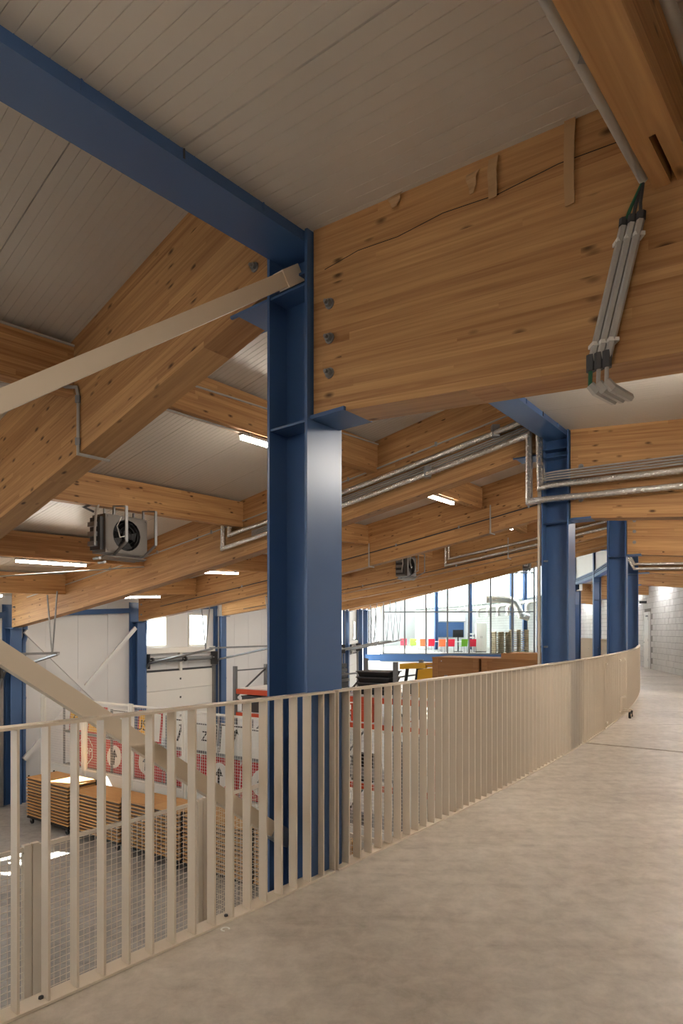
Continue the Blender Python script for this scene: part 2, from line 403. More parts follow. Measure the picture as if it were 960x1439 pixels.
def sectional_door(i, hm, r, half):
    door_n[0] += 1
    ff = i in (2, 4)
    o = thing('door_%d' % door_n[0], 'white sectional overhead door with torsion springs ' + DOORBAYS[i], 'overhead door', hm, r, 0, kind='structure')
    zt_ = .22; n = 5; hh = (zt_ - FLOOR)/n
    for k in range(n):
        s = box_part('door_section', 'offwhite', o, .01, .06, -half, half, FLOOR + k*hh + .006, FLOOR + (k+1)*hh - .006)
        if ff: box_part('bolt', 'greyd', s, .06, .075, -.03, .03, FLOOR + k*hh + .3, FLOOR + k*hh + .36)
    box_part('light_stop_board', 'offwhite', o, -.03, .009, -half - .05, half + .05, FLOOR, zt_)  # added board that stops sun leaking through the section gaps
    for s in (-1, 1):
        box_part('guide_rail', 'steel', o, .05, .15, s*half + (.0 if s > 0 else -.1), s*half + (.1 if s > 0 else 0), FLOOR, .5)
        t = MB(); x0 = (.1, s*(half + .05), .25)
        t.tube([(.1, s*(half + .05), -.1), (.14, s*(half + .05), .3), (.32, s*(half + .05), .52), (2.75, s*(half + .05), 1.0)], .035, 6)
        t.build('track', 'steel', o, smooth=True)
        q = box_part('bearing_plate', 'greyd', o, .02, .3, s*half - .02, s*half + .02, .35, .8)
        c = MB(); c.tube([(.18, s*.12, .6), (.18, s*(half - .25), .6)], .075, 10); sp = c.build('torsion_spring', 'rackgrey', o, smooth=True)
        for y in (s*.10, s*(half - .22)):
            d = MB(); d.tube([(.18, y - .025, .6), (.18, y + .025, .6)], .088, 10); d.build('spring_collar', 'greyd', sp, smooth=True)
        # hangers from the roof to the free end of the track
        for dx in (-.35, .35):
            b = MB(); b.tube([(2.5, s*(half + .05), .97), (2.5 + dx*.6, s*(half + .05), zceil(hm, RI - r - 2.5 - dx*.6) - .40)], .018, 5); b.build('hanger', 'steel', o)
    c = MB(); c.tube([(.18, -half, .6), (.18, half, .6)], .02, 6); c.build('shaft', 'steel', o)
    c = MB(); c.bar((2.7, -half - .1, 1.02), (2.7, half + .1, 1.02), .05, .05); c.build('cross_bar', 'steel', o)
    c = MB(); c.box(.0, .12, -half - .1, half + .1, .80, .98); c.build('header_rail', 'offwhite', o)
    c = MB(); c.box(.0, .1, -.05, .05, .22, .80); c.build('spring_bracket', 'offwhite', o)
    c = MB(); c.box(.0, .05, -half, half, .22, .28); c.build('seal_strip', 'greyd', o)
for i in range(len(HB) - 1):
    hm = (HB[i] + HB[i+1])/2; r = r_outer(hm); half = r*math.tan(rad((HB[i] - HB[i+1])/2)) + .01
    # (y0, y1, z0, z1) strips ; None = up to the roof
    L_ = []
    if i in DOORBAYS:
        hd = half - .34
        wins = [(-1.56, -.58), (.43, 1.41)]
        ys = [-half, -1.56, -.58, .43, 1.41, half]
        for k in range(5):
            a, b_ = ys[k], ys[k+1]
            if (a, b_) in wins: L_ += [(a, b_, .22, 1.0), (a, b_, 2.1, None)]
            else: L_ += [(a, b_, 1.0, None), (a, b_, .22, 1.0)]
        L_ += [(-half, -hd, FLOOR, .22), (hd, half, FLOOR, .22)]
        for k, (a, b_) in enumerate(wins):
            window(hm, r, a, b_, 1.0, 2.1, 'bright white framed window %s above the overhead door %s' % (('closer to the camera', 'farther from the camera')[k], DOORBAYS[i]))
        sectional_door(i, hm, r, hd)
    elif i == 9:
        for a, b_ in ((-half, -1.3), (-.25, .25), (1.3, half)): L_.append((a, b_, FLOOR, None))
        for k, (a, b_) in enumerate(((-1.3, -.25), (.25, 1.3))):
            L_ += [(a, b_, FLOOR, -1.5), (a, b_, 2.4, None)]
            window(hm, r, a, b_, -1.5, 2.4, 'tall bright window beside canteen glass, ' + ('closer of the two' if k == 0 else 'farther of the two'))
    else:
        n = 4
        for k in range(n): L_.append((lerp(-half, half, k/n), lerp(-half, half, (k+1)/n), FLOOR, None))
    for (a, b_, z0, z1) in L_:
        hA = hm - math.degrees(a/r); hB = hm - math.degrees(b_/r)
        tA = z1 if z1 is not None else zceil(hA, 13.4) + .1; tB = z1 if z1 is not None else zceil(hB, 13.4) + .1
        m = MB(); gpp = .004
        m.hexa([(-.14, a + gpp, z0), (0, a + gpp, z0), (0, b_ - gpp, z0), (-.14, b_ - gpp, z0), (-.14, a + gpp, tA), (0, a + gpp, tA), (0, b_ - gpp, tB), (-.14, b_ - gpp, tB)])
        m.build('wall_panel', 'white', wo, loc=P(hm, r, 0), rz=-rad(hm))
    # horizontal girts and joint backing
    if i not in DOORBAYS and i != 9:
        m = MB(); m.box(-.16, -.141, -half, half, FLOOR, zceil(hm, 13.4) + .1); m.build('wall_backing', 'dark', wo, loc=P(hm, r, 0), rz=-rad(hm))
# canteen side wall, mostly window
for j, (h0, h1) in enumerate(((3.5, -.6), (-.6, -4.3), (-4.3, -8.0), (-8.0, -12.0), (-12.0, -16.0), (-16.0, -20.0), (-20.0, -24.0))):
    hm = (h0 + h1)/2; r = 52.6; half = r*math.tan(rad((h0 - h1)/2))
    for a, b_, z0, z1 in ((-half, half, FLOOR, .3), (-half, half, 5.6, 7.4), (-half, -half + .15, .3, 5.6), (half - .15, half, .3, 5.6)):
        m = MB(); m.box(-.14, 0, a, b_, z0, z1); m.build('wall_panel', 'white', wo, loc=P(hm, r, 0), rz=-rad(hm))
    window(hm, r, -half + .15, half - .15, .3, 5.6, 'tall bright canteen side window, %s one from the glass partition' % ORD[j], mull=2, mat='rackgrey')

# ---- clerestory above the canteen and its roof
cl_end = -8.0
for j, (h0, h1) in enumerate(((8.5, 5.2), (5.2, 1.9), (1.9, -1.4), (-1.4, -4.7), (-4.7, -8.0), (-8.0, -11.3), (-11.3, -14.6), (-14.6, -17.9), (-17.9, -21.2), (-21.2, -24.5))):
    hm = (h0 + h1)/2; r = 63.85; half = r*math.tan(rad((h0 - h1)/2))
    o = window(hm, r, -half, half, 3.75, 7.0, 'bright clerestory window strip above canteen ducts, %s one along the curve' % ORD[j], mull=2, mat='offwhite')
m = MB(); ring(m, 50.0, 64.2, 7.0, 7.2, 8.5, -24.6); tag(m.build('ceiling_canteen', 'white'), 'flat white ceiling over the canteen', 'ceiling', None, 'structure')
m = MB(); ring(m, 63.75, lambda h: r_block(h)+.1, 3.95, 4.05, 3.6, -24.6); tag(m.build('ceiling_corridor', 'white'), 'white ceiling over the far corridor', 'ceiling', None, 'structure')
# gable filling between the hall roof and the higher canteen roof
m = MB(); a = P(8.4, 51, 0); b_ = P(8.4, 63.9, 0)
m.hexa([(a.x, a.y, zceil(8.4, 12.6) + .02), (b_.x, b_.y, zceil(8.4, 0) + .02), (b_.x, b_.y + .1, zceil(8.4, 0) + .02), (a.x, a.y + .1, zceil(8.4, 12.6) + .02),
        (a.x, a.y, 7.1), (b_.x, b_.y, 7.1), (b_.x, b_.y + .1, 7.1), (a.x, a.y + .1, 7.1)])
tag(m.build('wall_gable', 'white'), 'white gable wall above the hall roof end', 'wall', None, 'structure')

# ---- block wall along the walkway: recessed mortar behind, blocks joined (each only a few pixels)
wr = struct('wall_right', 'grey concrete block wall curving along the far end of walkway', 'wall')
m = MB(); ring(m, lambda h: r_block(h) + .012, lambda h: r_block(h) + .2, -.3, 4.1, 50, -25); m.build('mortar', 'mortar', wr)
for (ha, hb_, kind) in ((50, 23.2, 0), (23.2, 12, 1), (12, -24.8, 0)):
    m = MB(); c = 0; z = 0.0
    while z < 3.8:
        n = int(abs(ha - hb_)*65.5*math.pi/180/.45); off = .5*(c % 2)
        for k in range(n):
            h0 = lerp(ha, hb_, (k + off)/n); h1 = lerp(ha, hb_, min(1.0, (k + 1 + off)/n)); gp = .011
            if k + off >= n: continue
            if kind == 1 and z < 2.25 and ((h0 > 16.0 and h1 < 17.05) or (h0 > 21.2 and h1 < 22.2)): continue
            r0, r1 = r_block(h0), r_block(h1); j = random.uniform(0, .004)
            m.hexa([P(h0 - gp, r0 - j, z + .006), P(h0 - gp, r0 + .02, z + .006), P(h1 + gp, r1 + .02, z + .006), P(h1 + gp, r1 - j, z + .006),
                    P(h0 - gp, r0 - j, z + .213), P(h0 - gp, r0 + .02, z + .213), P(h1 + gp, r1 + .02, z + .213), P(h1 + gp, r1 - j, z + .213)])
        z += .219; c += 1
    o = m.build('block_courses', 'block', wr); o['kind'] = 'stuff'
for k, (h, lab) in enumerate(((16.52, 'narrow looking white door in block wall beneath small lamp'), (21.7, 'white door in block wall cut by the picture edge'), (1.5, 'pale framed door in block wall of the far corridor'), (-3.2, 'white door in block wall seen between the blue columns'))):
    rr = r_block(h); door_n[0] += 1
    o = thing('door_%d' % door_n[0], lab, 'door', h, rr, 0, kind='structure')
    f = MB()
    for a, b_, z0, z1 in ((-.52, -.45, 0, 2.28), (.45, .52, 0, 2.28), (-.45, .45, 2.2, 2.28)): f.box(-.05, .03, a, b_, z0, z1)
    f.build('door_frame', 'offwhite', o)
    lf = box_part('door_leaf', 'offwhite', o, -.04, .02, -.45, .45, .01, 2.2)
    hd = MB(); hd.tube([(-.04, .36, 1.05), (-.09, .36, 1.05), (-.09, .24, 1.05)], .011, 6); hd.build('handle', 'steel', lf)
    for z in (.3, 1.1, 1.95): box_part('hinge', 'steel', lf, -.055, -.04, -.46, -.43, z, z + .1)
    box_part('door_closer', 'steel', lf, -.1, -.04, -.4, -.15, 2.08, 2.14)
o = thing('wall_lamp', 'small dark wedge lamp above the white door in block wall', 'lamp', 16.3, 65.05, 2.62)
box_part('lamp_housing', 'greyd', o, -.28, .0, -.16, .16, .02, .12); box_part('lens', 'offwhite', o, -.30, -.28, -.14, .14, .03, .09)

# ================================================================== columns, beams, ties, braces
def wthing(name, label, cat, loc, group=None, kind='thing'):
    o = D.objects.new(name, None); COL.objects.link(o); o.empty_display_size = .2; o.location = loc
    return tag(o, label, cat, group, kind)
def wbuild(mb, name, mat, root, smooth=False, gc=None):      # mesh in world coordinates under an unrotated root
    o = mb.build(name, mat, root, smooth=smooth, gc=gc); o.location = -Vector(root.location); return o
COLNAME = {1: 'tall blue steel column just behind the viewpoint', 2: 'large blue steel column in front of everything, rising through the railing',
           3: 'blue steel column with silver pipes bent around its top', 4: 'blue steel column behind the piped one, next along railing',
           5: 'blue steel column mostly hidden at the railing curve end'}
def bolt(parent, x, y, z, s=1, rr=.022):
    b = MB()
    b.prism([(rr*1.5*math.cos(a*math.pi/5), rr*1.5*math.sin(a*math.pi/5)) for a in range(10)], 0, .006)
    b.prism([(rr*math.cos(a*math.pi/3), rr*math.sin(a*math.pi/3)) for a in range(6)], .006, .03)
    b.prism([(rr*.5*math.cos(a*math.pi/4), rr*.5*math.sin(a*math.pi/4)) for a in range(8)], .03, .05)
    o = b.build('bolt', 'steel', parent); o.location = (x, y, z); o.rotation_euler = (rad(90)*(1 if s < 0 else -1), 0, 0); return o
for i in range(1, 11):
    h = HB[i]; top = zceil(h, 0) - .04
    lab = COLNAME.get(i, 'blue steel column far along the hall gallery edge')
    c = thing('steel_column', lab, 'column', h, RC, FLOOR, group=None if i < 6 else 'far blue gallery columns')
    z = lambda v: v - FLOOR
    for s in (-1, 1): box_part('flange', 'blue', c, min(s*.17, s*.15), max(s*.17, s*.15), -.165, .165, .02, z(top))
    box_part('web', 'blue', c, -.15, .15, -.006, .006, .02, z(top))
    box_part('base_plate', 'blue', c, -.22, .22, -.21, .21, 0, .02)
    for zz in (ZR[i] - .03, ZR[i] + .80, zb(i, 0) - .02):
        for s in (-1, 1): box_part('stiffener', 'blue', c, -.15, .15, min(s*.006, s*.155), max(s*.006, s*.155), z(zz) - .007, z(zz) + .007)
    box_part('seat_bracket', 'blue', c, .17, .43, -.14, .14, z(ZR[i]) - .022, z(ZR[i]))
    box_part('seat_bracket', 'blue', c, -.55, -.17, -.14, .14, z(zb(i, .2)) - .03, z(zb(i, .2)) - .012)
BLAB = {1: 'hall roof beam overhead outside the picture', 2: 'nearest long glulam hall beam sloping down left from the large column',
        3: 'second glulam hall beam, carrying silver insulated pipes to the piped column', 4: 'third glulam hall beam sloping down behind the piped one',
        5: 'fourth glulam hall beam with long dark pipe run', 6: 'fifth glulam hall beam in front of the canteen glass'}
for i in range(1, 11):
    h = HB[i]; L_ = RI - r_outer(h) - .35; n = 14; m = MB(); gc = []
    for k in range(n + 1):
        u = .02 + (L_ - .02)*k/n
        for (y, zz) in ((-.12, zb(i, u)), (.12, zb(i, u)), (.12, zt_far(i, u)), (-.12, zt(i, u))):
            m.v.append((-u, y, zz)); gc += [u, y, zz - zb(i, u)]
    for k in range(n):
        for q in range(4): m.face((4*k + q, 4*k + (q+1) % 4, 4*k + 4 + (q+1) % 4, 4*k + 4 + q))
    m.face((3, 2, 1, 0)); e = 4*n; m.face((e, e+1, e+2, e+3))
    m.f = [tuple(reversed(f)) for f in m.f]
    o = m.build('glulam_beam', 'glulam', gc=gc, loc=P(h, RI, 0), rz=-rad(h))
    tag(o, BLAB.get(i, 'glulam hall beam far off, %s before the canteen glass' % ORD[10 - i]), 'beam', None if i < 7 else 'far glulam hall beams', 'thing')
    if i < 5:
        for k in range(4): bolt(o, -.16, -.12, zb(i, .1) + .22 + .19*k, -1)
        for k in range(2): bolt(o, -L_ + .12, -.12, zb(i, L_) + .2 + .3*k, -1)
RLAB = {1: 'gallery beam overhead outside the picture', 2: 'big glulam gallery beam in front at upper right with three bolts and grey conduits',
        3: 'glulam gallery beam behind two silver pipes', 4: 'glulam gallery beam with three bolts below the piped beam',
        5: 'glulam gallery beam next to the block wall top, lower and farther', 6: 'small farthest stepped glulam beam end meeting block wall'}
for i in range(1, 11):
    h = HB[i]; L_ = r_block(h) + .03 - RO; n = 4; m = MB(); gc = []
    for k in range(n + 1):
        x = .012 + (L_ - .012)*k/n; b0 = ZR[i] - .085*x; t0 = ZR[i] + 1.12 - .08*x
        if k == 0: b0 = ZR[i]
        for (y, zz) in ((-.12, b0), (.12, b0), (.12, t0), (-.12, t0)): m.v.append((x, y, zz)); gc += [x, y, zz - ZR[i] + .085*x]
    for k in range(n):
        for q in range(4): m.face((4*k + q, 4*k + (q+1) % 4, 4*k + 4 + (q+1) % 4, 4*k + 4 + q))
    m.face((3, 2, 1, 0)); e = 4*n; m.face((e, e+1, e+2, e+3))
    o = m.build('glulam_beam', 'glulam', gc=gc, loc=P(h, RO, 0), rz=-rad(h))
    tag(o, RLAB.get(i, 'glulam gallery beam out of sight round the curve'), 'beam', None if i < 7 else 'far glulam gallery beams', 'thing')
    if i in (2, 3, 4):
        for k in range(3): bolt(o, .14, -.12, ZR[i] + .225 + .205*k, -1)
    if i == 2:   # drying crack along the upper part
        pts = [(.1, .86), (.35, .90), (.62, .895), (.9, .93), (1.2, .92), (1.5, .955), (1.8, .95)]
        cr = MB()
        for (a, za), (b_, zb_) in zip(pts, pts[1:]): cr.bar((a, -.1195, ZR[i] + za - .085*a), (b_, -.1195, ZR[i] + zb_ - .085*b_), .003, .004)
        cr.build('crack', 'dark', o)
TLAB = {1: 'blue steel ridge beam crossing the upper left ceiling to the large column', 2: 'blue steel ridge beam ending on the piped column'}
for i in range(1, 10):
    a = P(HB[i], RC, ZR[i] + 1.13); b_ = P(HB[i+1], RC, ZR[i+1] + 1.13); d = (b_ - a).normalized()
    root = wthing('ridge_beam', TLAB.get(i, 'short view of blue ridge beam farther along the gallery edge'), 'beam', (a + b_)/2, None if i < 3 else 'far blue ridge beams')
    m = MB(); m.bar(a - Vector((0, 0, .07)), b_ - Vector((0, 0, .07)), .30, .018); wbuild(m, 'bottom_flange', 'blue', root)
    m = MB(); m.bar(a + Vector((0, 0, .1)), b_ + Vector((0, 0, .1)), .28, .32); wbuild(m, 'web', 'blue', root)
    if i < 3:
        for k in range(9):
            p = a.lerp(b_, (k + .7)/9.6); m = MB(); m.bar(p - d*.004 + Vector((0, 0, -.02)), p + d*.004 + Vector((0, 0, -.02)), .296, .09); wbuild(m, 'joint_plate', 'greyd' if k % 2 else 'blue', root)
# purlins, luminaires
def purlin(a, b_, width, depth, label, group, notch=0):
    a, b_ = Vector(a), Vector(b_); mid = (a + b_)/2; d = (b_ - a); Ln = d.length; d.normalize()
    x = d.cross(Vector((0, 0, 1))).normalized(); m = MB(); gc = []
    def seg(s0, s1, w0, w1):
        q = []
        for z in (-depth, 0):
            for (s, w_) in ((s0, w0), (s1, w0), (s1, w1), (s0, w1)): q.append(a + d*s + x*w_ + Vector((0, 0, z)) - mid); gc.extend([s, w_, z + 5])
        m.hexa(q)
    if notch:
        seg(0, Ln - notch, width/2, -width/2); seg(Ln - notch, Ln, width/2, .012); seg(Ln - notch, Ln, -.012, -width/2)
    else: seg(0, Ln, width/2, -width/2)
    o = m.build('glulam_purlin', 'glulam', loc=mid, gc=gc); tag(o, label, 'purlin', group, 'thing'); return o
def luminaire(a, b_, label, group=None, length=1.5, f=.5, mat='tube'):
    a, b_ = Vector(a), Vector(b_); d = (b_ - a).normalized(); c = a.lerp(b_, f)
    root = wthing('tube_light', label, 'light', c, group)
    m = MB(); m.bar(c - d*(length/2) + Vector((0, 0, -.025)), c + d*(length/2) + Vector((0, 0, -.025)), .07, .03); wbuild(m, 'housing', 'pvc', root)
    m = MB(); m.bar(c - d*(length/2 - .02) + Vector((0, 0, -.06)), c + d*(length/2 - .02) + Vector((0, 0, -.06)), .055, .04); wbuild(m, 'diffuser', mat, root)
    m = MB(); m.bar(a + Vector((0, 0, -.008)), c + Vector((0, 0, -.008)), .03, .014); wbuild(m, 'cable_duct', 'pvc', root)
    for s in (-1, 1):
        m = MB(); m.bar(c + d*s*length*.38 + Vector((0, 0, -.012)), c + d*s*length*.42 + Vector((0, 0, -.012)), .085, .03); wbuild(m, 'clip', 'steel', root)
    return root
US = (2.55, 5.3, 8.0, 10.7)
BAY = {1: 'between the nearest hall beam and the viewpoint', 2: 'between the nearest and second hall beams', 3: 'between the second and third hall beams', 4: 'between the third and fourth hall beams'}
RNK = ('highest', 'second highest', 'third highest', 'lowest')
for i in range(1, 10):
    for k, u in enumerate(US):
        a = P(HB[i], RI - u, zt_far(i, u) - .03, .121); b_ = P(HB[i+1], RI - u, zt(i+1, u) - .03, -.121)
        far = i > 4
        purlin(a, b_, .15, .44, ('%s glulam purlin %s' % (RNK[k], BAY[i])) if not far else 'glulam purlin in the distant hall roof bays', None if not far else 'distant hall purlins')
        if (k in (0, 2, 3)) and i < 9:
            dn = Vector((0, 0, -.445))
            luminaire(a + dn, b_ + dn, ('lit tube light under the %s purlin %s' % (RNK[k], BAY[i])) if not far else 'lit tube light in the distant hall roof bays', None if not far else 'distant tube lights',
                      1.3, {(2, 0): .54, (3, 0): .52, (2, 2): .56}.get((i, k), .5))
for i in range(1, 10):
    r = 65.92 if i < 3 else (65.6 if i < 5 else (65.0 if i < 6 else 64.55))
    a = P(HB[i], r, zgal(HB[i], r) - .03, .121); b_ = P(HB[i+1], r, zgal(HB[i+1], r) - .03, -.121)
    purlin(a, b_, .15, .40, ('glulam purlin with notched end at the upper right corner' if i == 1 else 'glulam gallery purlin outside the picture on the right'), None if i == 1 else 'gallery purlins', .32 if i == 1 else 0)
    dn = Vector((0, 0, -.405)); luminaire(a + dn, b_ + dn, 'gallery tube light outside the picture, far cool ones added as fill', 'gallery tube lights', 1.5, .42 if i == 1 else .5, 'tube' if i == 1 else ('tube_gallery' if i < 5 else 'tube_dayfill'))  # cool tubes are added to brighten the far gallery in place of daylight
# X bracing of the bay beside the viewpoint
def brace(a, b_, label, off):
    a, b_ = Vector(a), Vector(b_); d = (b_ - a).normalized(); root = wthing('brace_bar', label, 'brace', (a + b_)/2)
    m = MB(); m.bar(a, b_, .07, .085); wbuild(m, 'tube_bar', 'beige', root)
    for p, s in ((a, 1), (b_, -1)):
        m = MB(); m.bar(p - d*s*.06, p + d*s*.10, .084, .10); g_ = wbuild(m, 'gusset_plate', 'beige' if p.z > 2 else 'steel', root)
        for q in (.0, .06):
            c = p + d*s*(q - .02) ; sd = d.cross(Vector((0, 0, 1))).normalized(); m = MB(); m.tube([c - sd*.06, c + sd*.06], .014, 8); wbuild(m, 'bolt', 'steel', g_)
t1 = -.2
brace(P(HB[2], RC + .05, 3.66, t1 + .02), P(HB[1], RC + .05, .2, .2), 'beige brace bar bolted to the top of the large column', 0)
brace(P(HB[2], RC - .04, .24, t1 + .02), P(HB[1], RC - .04, 3.62, .2), 'beige diagonal brace bar running down behind the railing to column foot', 0)

# ---- outer wall columns, struts and wall bracing
for i in range(2, 11):
    h = HB[i]; r = r_outer(h) + .2
    vis = {3: 'blue outer wall column at the left, beside the sign cage', 4: 'blue outer wall column left of the overhead door windows', 5: 'blue outer wall column right of the overhead door windows', 9: 'blue outer wall column before the tall windows', 10: 'blue outer wall column at the glass partition'}
    c = thing('wall_column', vis.get(i, 'blue outer wall column hidden behind the large column'), 'column', h, r, FLOOR, group=None if i in vis else 'hidden outer wall columns')
    tp = zb(i, RI - r - .1) - FLOOR - .02
    for s in (-1, 1): box_part('flange', 'blue', c, min(s*.13, s*.11), max(s*.13, s*.11), -.14, .14, 0, tp)
    box_part('web', 'blue', c, -.11, .11, -.006, .006, 0, tp); box_part('cap_plate', 'blue', c, -.16, .3, -.16, .16, tp, tp + .018)
    box_part('wall_post', 'blue', c, -.17, -.131, -.2, .2, 0, tp + .6)
    d = thing('downpipe', 'blue downpipe with offset beside ' + vis[i].replace('blue outer wall column ', 'wall column ') if i in vis else 'blue downpipe hidden behind the large column', 'pipe', h, r, FLOOR, group=None if i in vis else 'hidden downpipes')
    m = MB(); m.tube([(.0, .25, 0), (.0, .25, tp - .35), (-.06, .33, tp - .2), (-.06, .33, tp + .1)], .06, 8); m.build('pipe_run', 'blue', d, smooth=True)
    for zz in (1.0, 2.6, 3.6): m = MB(); m.tube([(0, .25, zz), (0, .25, zz + .05)], .068, 8); m.build('pipe_clip', 'blue', d, smooth=True)
for i in (2, 3, 4):
    ra = r_outer(HB[i]) + .14
    m = MB(); m.bar(P(HB[i], ra, ZE[i] + .3, .14), P(HB[i+1], ra, ZE[i+1] + .3, -.14), .08, .14)
    tag(m.build('eaves_strut', 'blue'), 'blue horizontal strut along outer wall ' + {2: 'above the hidden overhead door', 3: 'above the crossed wall braces', 4: 'above the two windows'}[i], 'strut', None, 'thing')
for s, (a, b_) in enumerate(((P(HB[3], 50.72, 1.5, .2), P(HB[4], 50.72, -1.7, -.2)), (P(HB[4], 50.66, 1.6, -.2), P(HB[3], 50.66, -1.7, .2)))):
    m = MB(); m.bar(a, b_, .06, .11); tag(m.build('wall_brace', 'white'), 'white diagonal brace on outer wall falling to the ' + ('right' if s == 0 else 'left'), 'brace', None, 'thing')

# ================================================================== railing
sl = MB(); sl.box(-.06, 0, -.005, .005, .012, 1.118); SLAT = sl.mesh('slat', 'beige')
def rail_panel(h0, h1, label, endplate=True, name='balustrade', merge=False, z1=1.13, spacing=.12, cat='railing', ph=.5):
    hm = (h0 + h1)/2; root = wthing(name, label, cat, P(hm, 63.97, 0))
    m = MB(); ring(m, 63.905, 64.0, .002, .013, h0, h1, .55); wbuild(m, 'bottom_plate', 'beige', root)
    m = MB(); ring(m, 63.925, 63.995, z1 - .012, z1, h0, h1, .55); wbuild(m, 'top_rail', 'beige', root)
    n = max(1, int(round(abs(h1 - h0)*math.pi/180*63.96/spacing)))
    if merge:
        m = MB()
        for k in range(n):
            h = lerp(h0, h1, (k + ph)/n); a = P(h, 63.93, 0); b_ = P(h, 63.99, 0); t = P(h, 64, 0, .004) - P(h, 64, 0)
            m.hexa([(q.x, q.y, zz) for zz in (.012, 1.118) for q in (a - t, b_ - t, b_ + t, a + t)])
        o = wbuild(m, 'slats', 'beige', root); o['kind'] = 'stuff'
    else:
        for k in range(n):
            h = lerp(h0, h1, (k + ph)/n); o = link('slat', SLAT, root); o.location = P(h, 63.992, 0) - Vector(root.location); o.rotation_euler = (0, 0, -rad(h))
    if endplate:
        for h in (h0, h1):
            m = MB(); a = P(h, 63.925, 0); b_ = P(h, 63.995, 0); t = (P(h, 64, 0, .004) - P(h, 64, 0))*(1 if h == h1 else -1)
            m.hexa([(q.x, q.y, zz) for zz in (.012, 1.118) for q in (a - t, b_ - t, b_ + t, a + t)]); e = wbuild(m, 'end_post', 'beige', root)
            for zz in (.18, .6, 1.02):
                c = P(h, 63.96, zz); s = MB(); s.tube([c - t*3, c + t*3], .008, 6); wbuild(s, 'screw', 'steel', e)
    m2 = MB()
    for k in range(0, n, 8):
        h = lerp(h0, h1, (k + 1.0)/n); p = P(h, 63.95, .013); s = MB(); s.tube([p, p + Vector((0, 0, .008))], .011, 6); wbuild(s, 'anchor_bolt', 'greyd', root)
    return root
rail_panel(46.5, 38.79, 'beige slatted railing section nearest, left of the large column', ph=.12)
rail_panel(38.76, 33.80, 'long beige slatted railing section right of the large column', ph=.95)
rail_panel(33.77, 32.62, 'short beige slatted railing section before the gate')
gt = rail_panel(32.55, 30.45, 'beige slatted railing gate on a double caster wheel', name='railing_gate', cat='gate')
rail_panel(30.38, 25.0, 'beige slatted railing section curving away past the gate')
rail_panel(24.96, 4.0, 'far beige slatted railing seen between the blue columns', merge=True, spacing=.14)
gl = gt.location
for h in (32.5, 31.25, 30.75):
    for zz in (.1, 1.0):
        m = MB(); m.bar(P(h, 64.005, zz, -.05), P(h, 64.005, zz, .05), .02, .03); hg = wbuild(m, 'hinge', 'beige', gt)
        m = MB(); p = P(h, 64.02, zz); m.tube([p - Vector((0, 0, .04)), p + Vector((0, 0, .05))], .012, 8); wbuild(m, 'hinge_pin', 'steel', hg)
m = MB(); m.bar(P(31.25, 64.02, .12), P(31.25, 64.02, .36), .012, .03); m.bar(P(31.25, 64.02, .36), P(31.05, 64.06, .36), .012, .03); wbuild(m, 'drop_bolt', 'beige', gt)
for h in (31.2, 30.98):
    m = MB(); m.bar(P(h, 64.0, .13), P(h, 64.16, .13), .08, .012); m.bar(P(h, 64.12, .125), P(h, 64.16, .06), .05, .012); fk = wbuild(m, 'caster_fork', 'beige', gt)
    m = MB(); c = P(h, 64.15, .058); ax = (P(h, 65, 0) - P(h, 64, 0)).normalized()
    m.tube([c - ax*.018, c + ax*.018], .056, 16); wbuild(m, 'caster_wheel', 'black', gt, smooth=True)
    m = MB(); m.tube([c - ax*.022, c + ax*.022], .026, 10); wbuild(m, 'wheel_hub', 'beige', gt, smooth=True)

# ================================================================== pipes and conduits
def pipe_thing(name, label, cat, runs, clips=(), group=None):
    """runs: (part name, material, points, radius); clips: (point, radius)"""
    root = wthing(name, label, cat, runs[0][2][0], group); first = None
    for nm, mt, pts, rr in runs:
        m = MB(); m.tube(pts, rr, 10 if rr > .02 else 6); o = wbuild(m, nm, mt, root, smooth=True); first = first or o
    for p, rr in clips:
        m = MB(); p = Vector(p); m.box(p.x - rr, p.x + rr, p.y - rr, p.y + rr, p.z - rr, p.z + rr*2.2); wbuild(m, 'clip', 'steel', root)
    return root
def along(i, u0, u1, dz, t, n=8): return [P(HB[i], RI - lerp(u0, u1, k/n), zb(i, lerp(u0, u1, k/n)) + dz, t) for k in range(n + 1)]
def out_run(i, r0, r1, z0, z1, t, n=2): return [P(HB[i], lerp(r0, r1, k/n), lerp(z0, z1, k/n), t) for k in range(n + 1)]
h3 = HB[3]
A = [P(h3, RI - 5.45, zb(3, 5.45) + .85, -.22)] + along(3, 5.45, .02, .42, -.22) + [P(h3, 63.62, 3.33, -.22)] + out_run(3, 63.75, r_block(h3) - .1, 3.34, 3.27, -.25)
pipe_thing('insulated_pipe', 'upper silver foil insulated pipe along second hall beam and around column', 'pipe', [('pipe_run', 'foil', A, .042)], [(P(h3, RI - .6, zb(3, .6) + .42, -.2), .05)])
A = [P(h3, RI - 5.62, zb(3, 5.62) + .80, -.22)] + along(3, 5.62, .14, .22, -.22) + [P(h3, 63.47, 3.17, -.22)] + out_run(3, 63.7, r_block(h3) - .1, 3.17, 3.10, -.25)
pipe_thing('insulated_pipe', 'lower silver foil insulated pipe along second hall beam and around column', 'pipe', [('pipe_run', 'foil', A, .042)], [(P(h3, RI - 1.6, zb(3, 1.6) + .22, -.2), .05)])
for k in range(4):
    dz = .275 + .032*k
    A = along(3, 5.0, .05, dz, -.15) + [P(h3, 63.66 + .0*k, 3.42 + .03*k, -.2)] + out_run(3, 63.8, r_block(h3) - .1, 3.42 + .032*k, 3.37 + .032*k, -.2)
    pipe_thing('conduit', 'thin grey conduit between the silver pipes, %s from the bottom' % ORD[k], 'conduit', [('conduit_run', 'pvc', A, .011)])
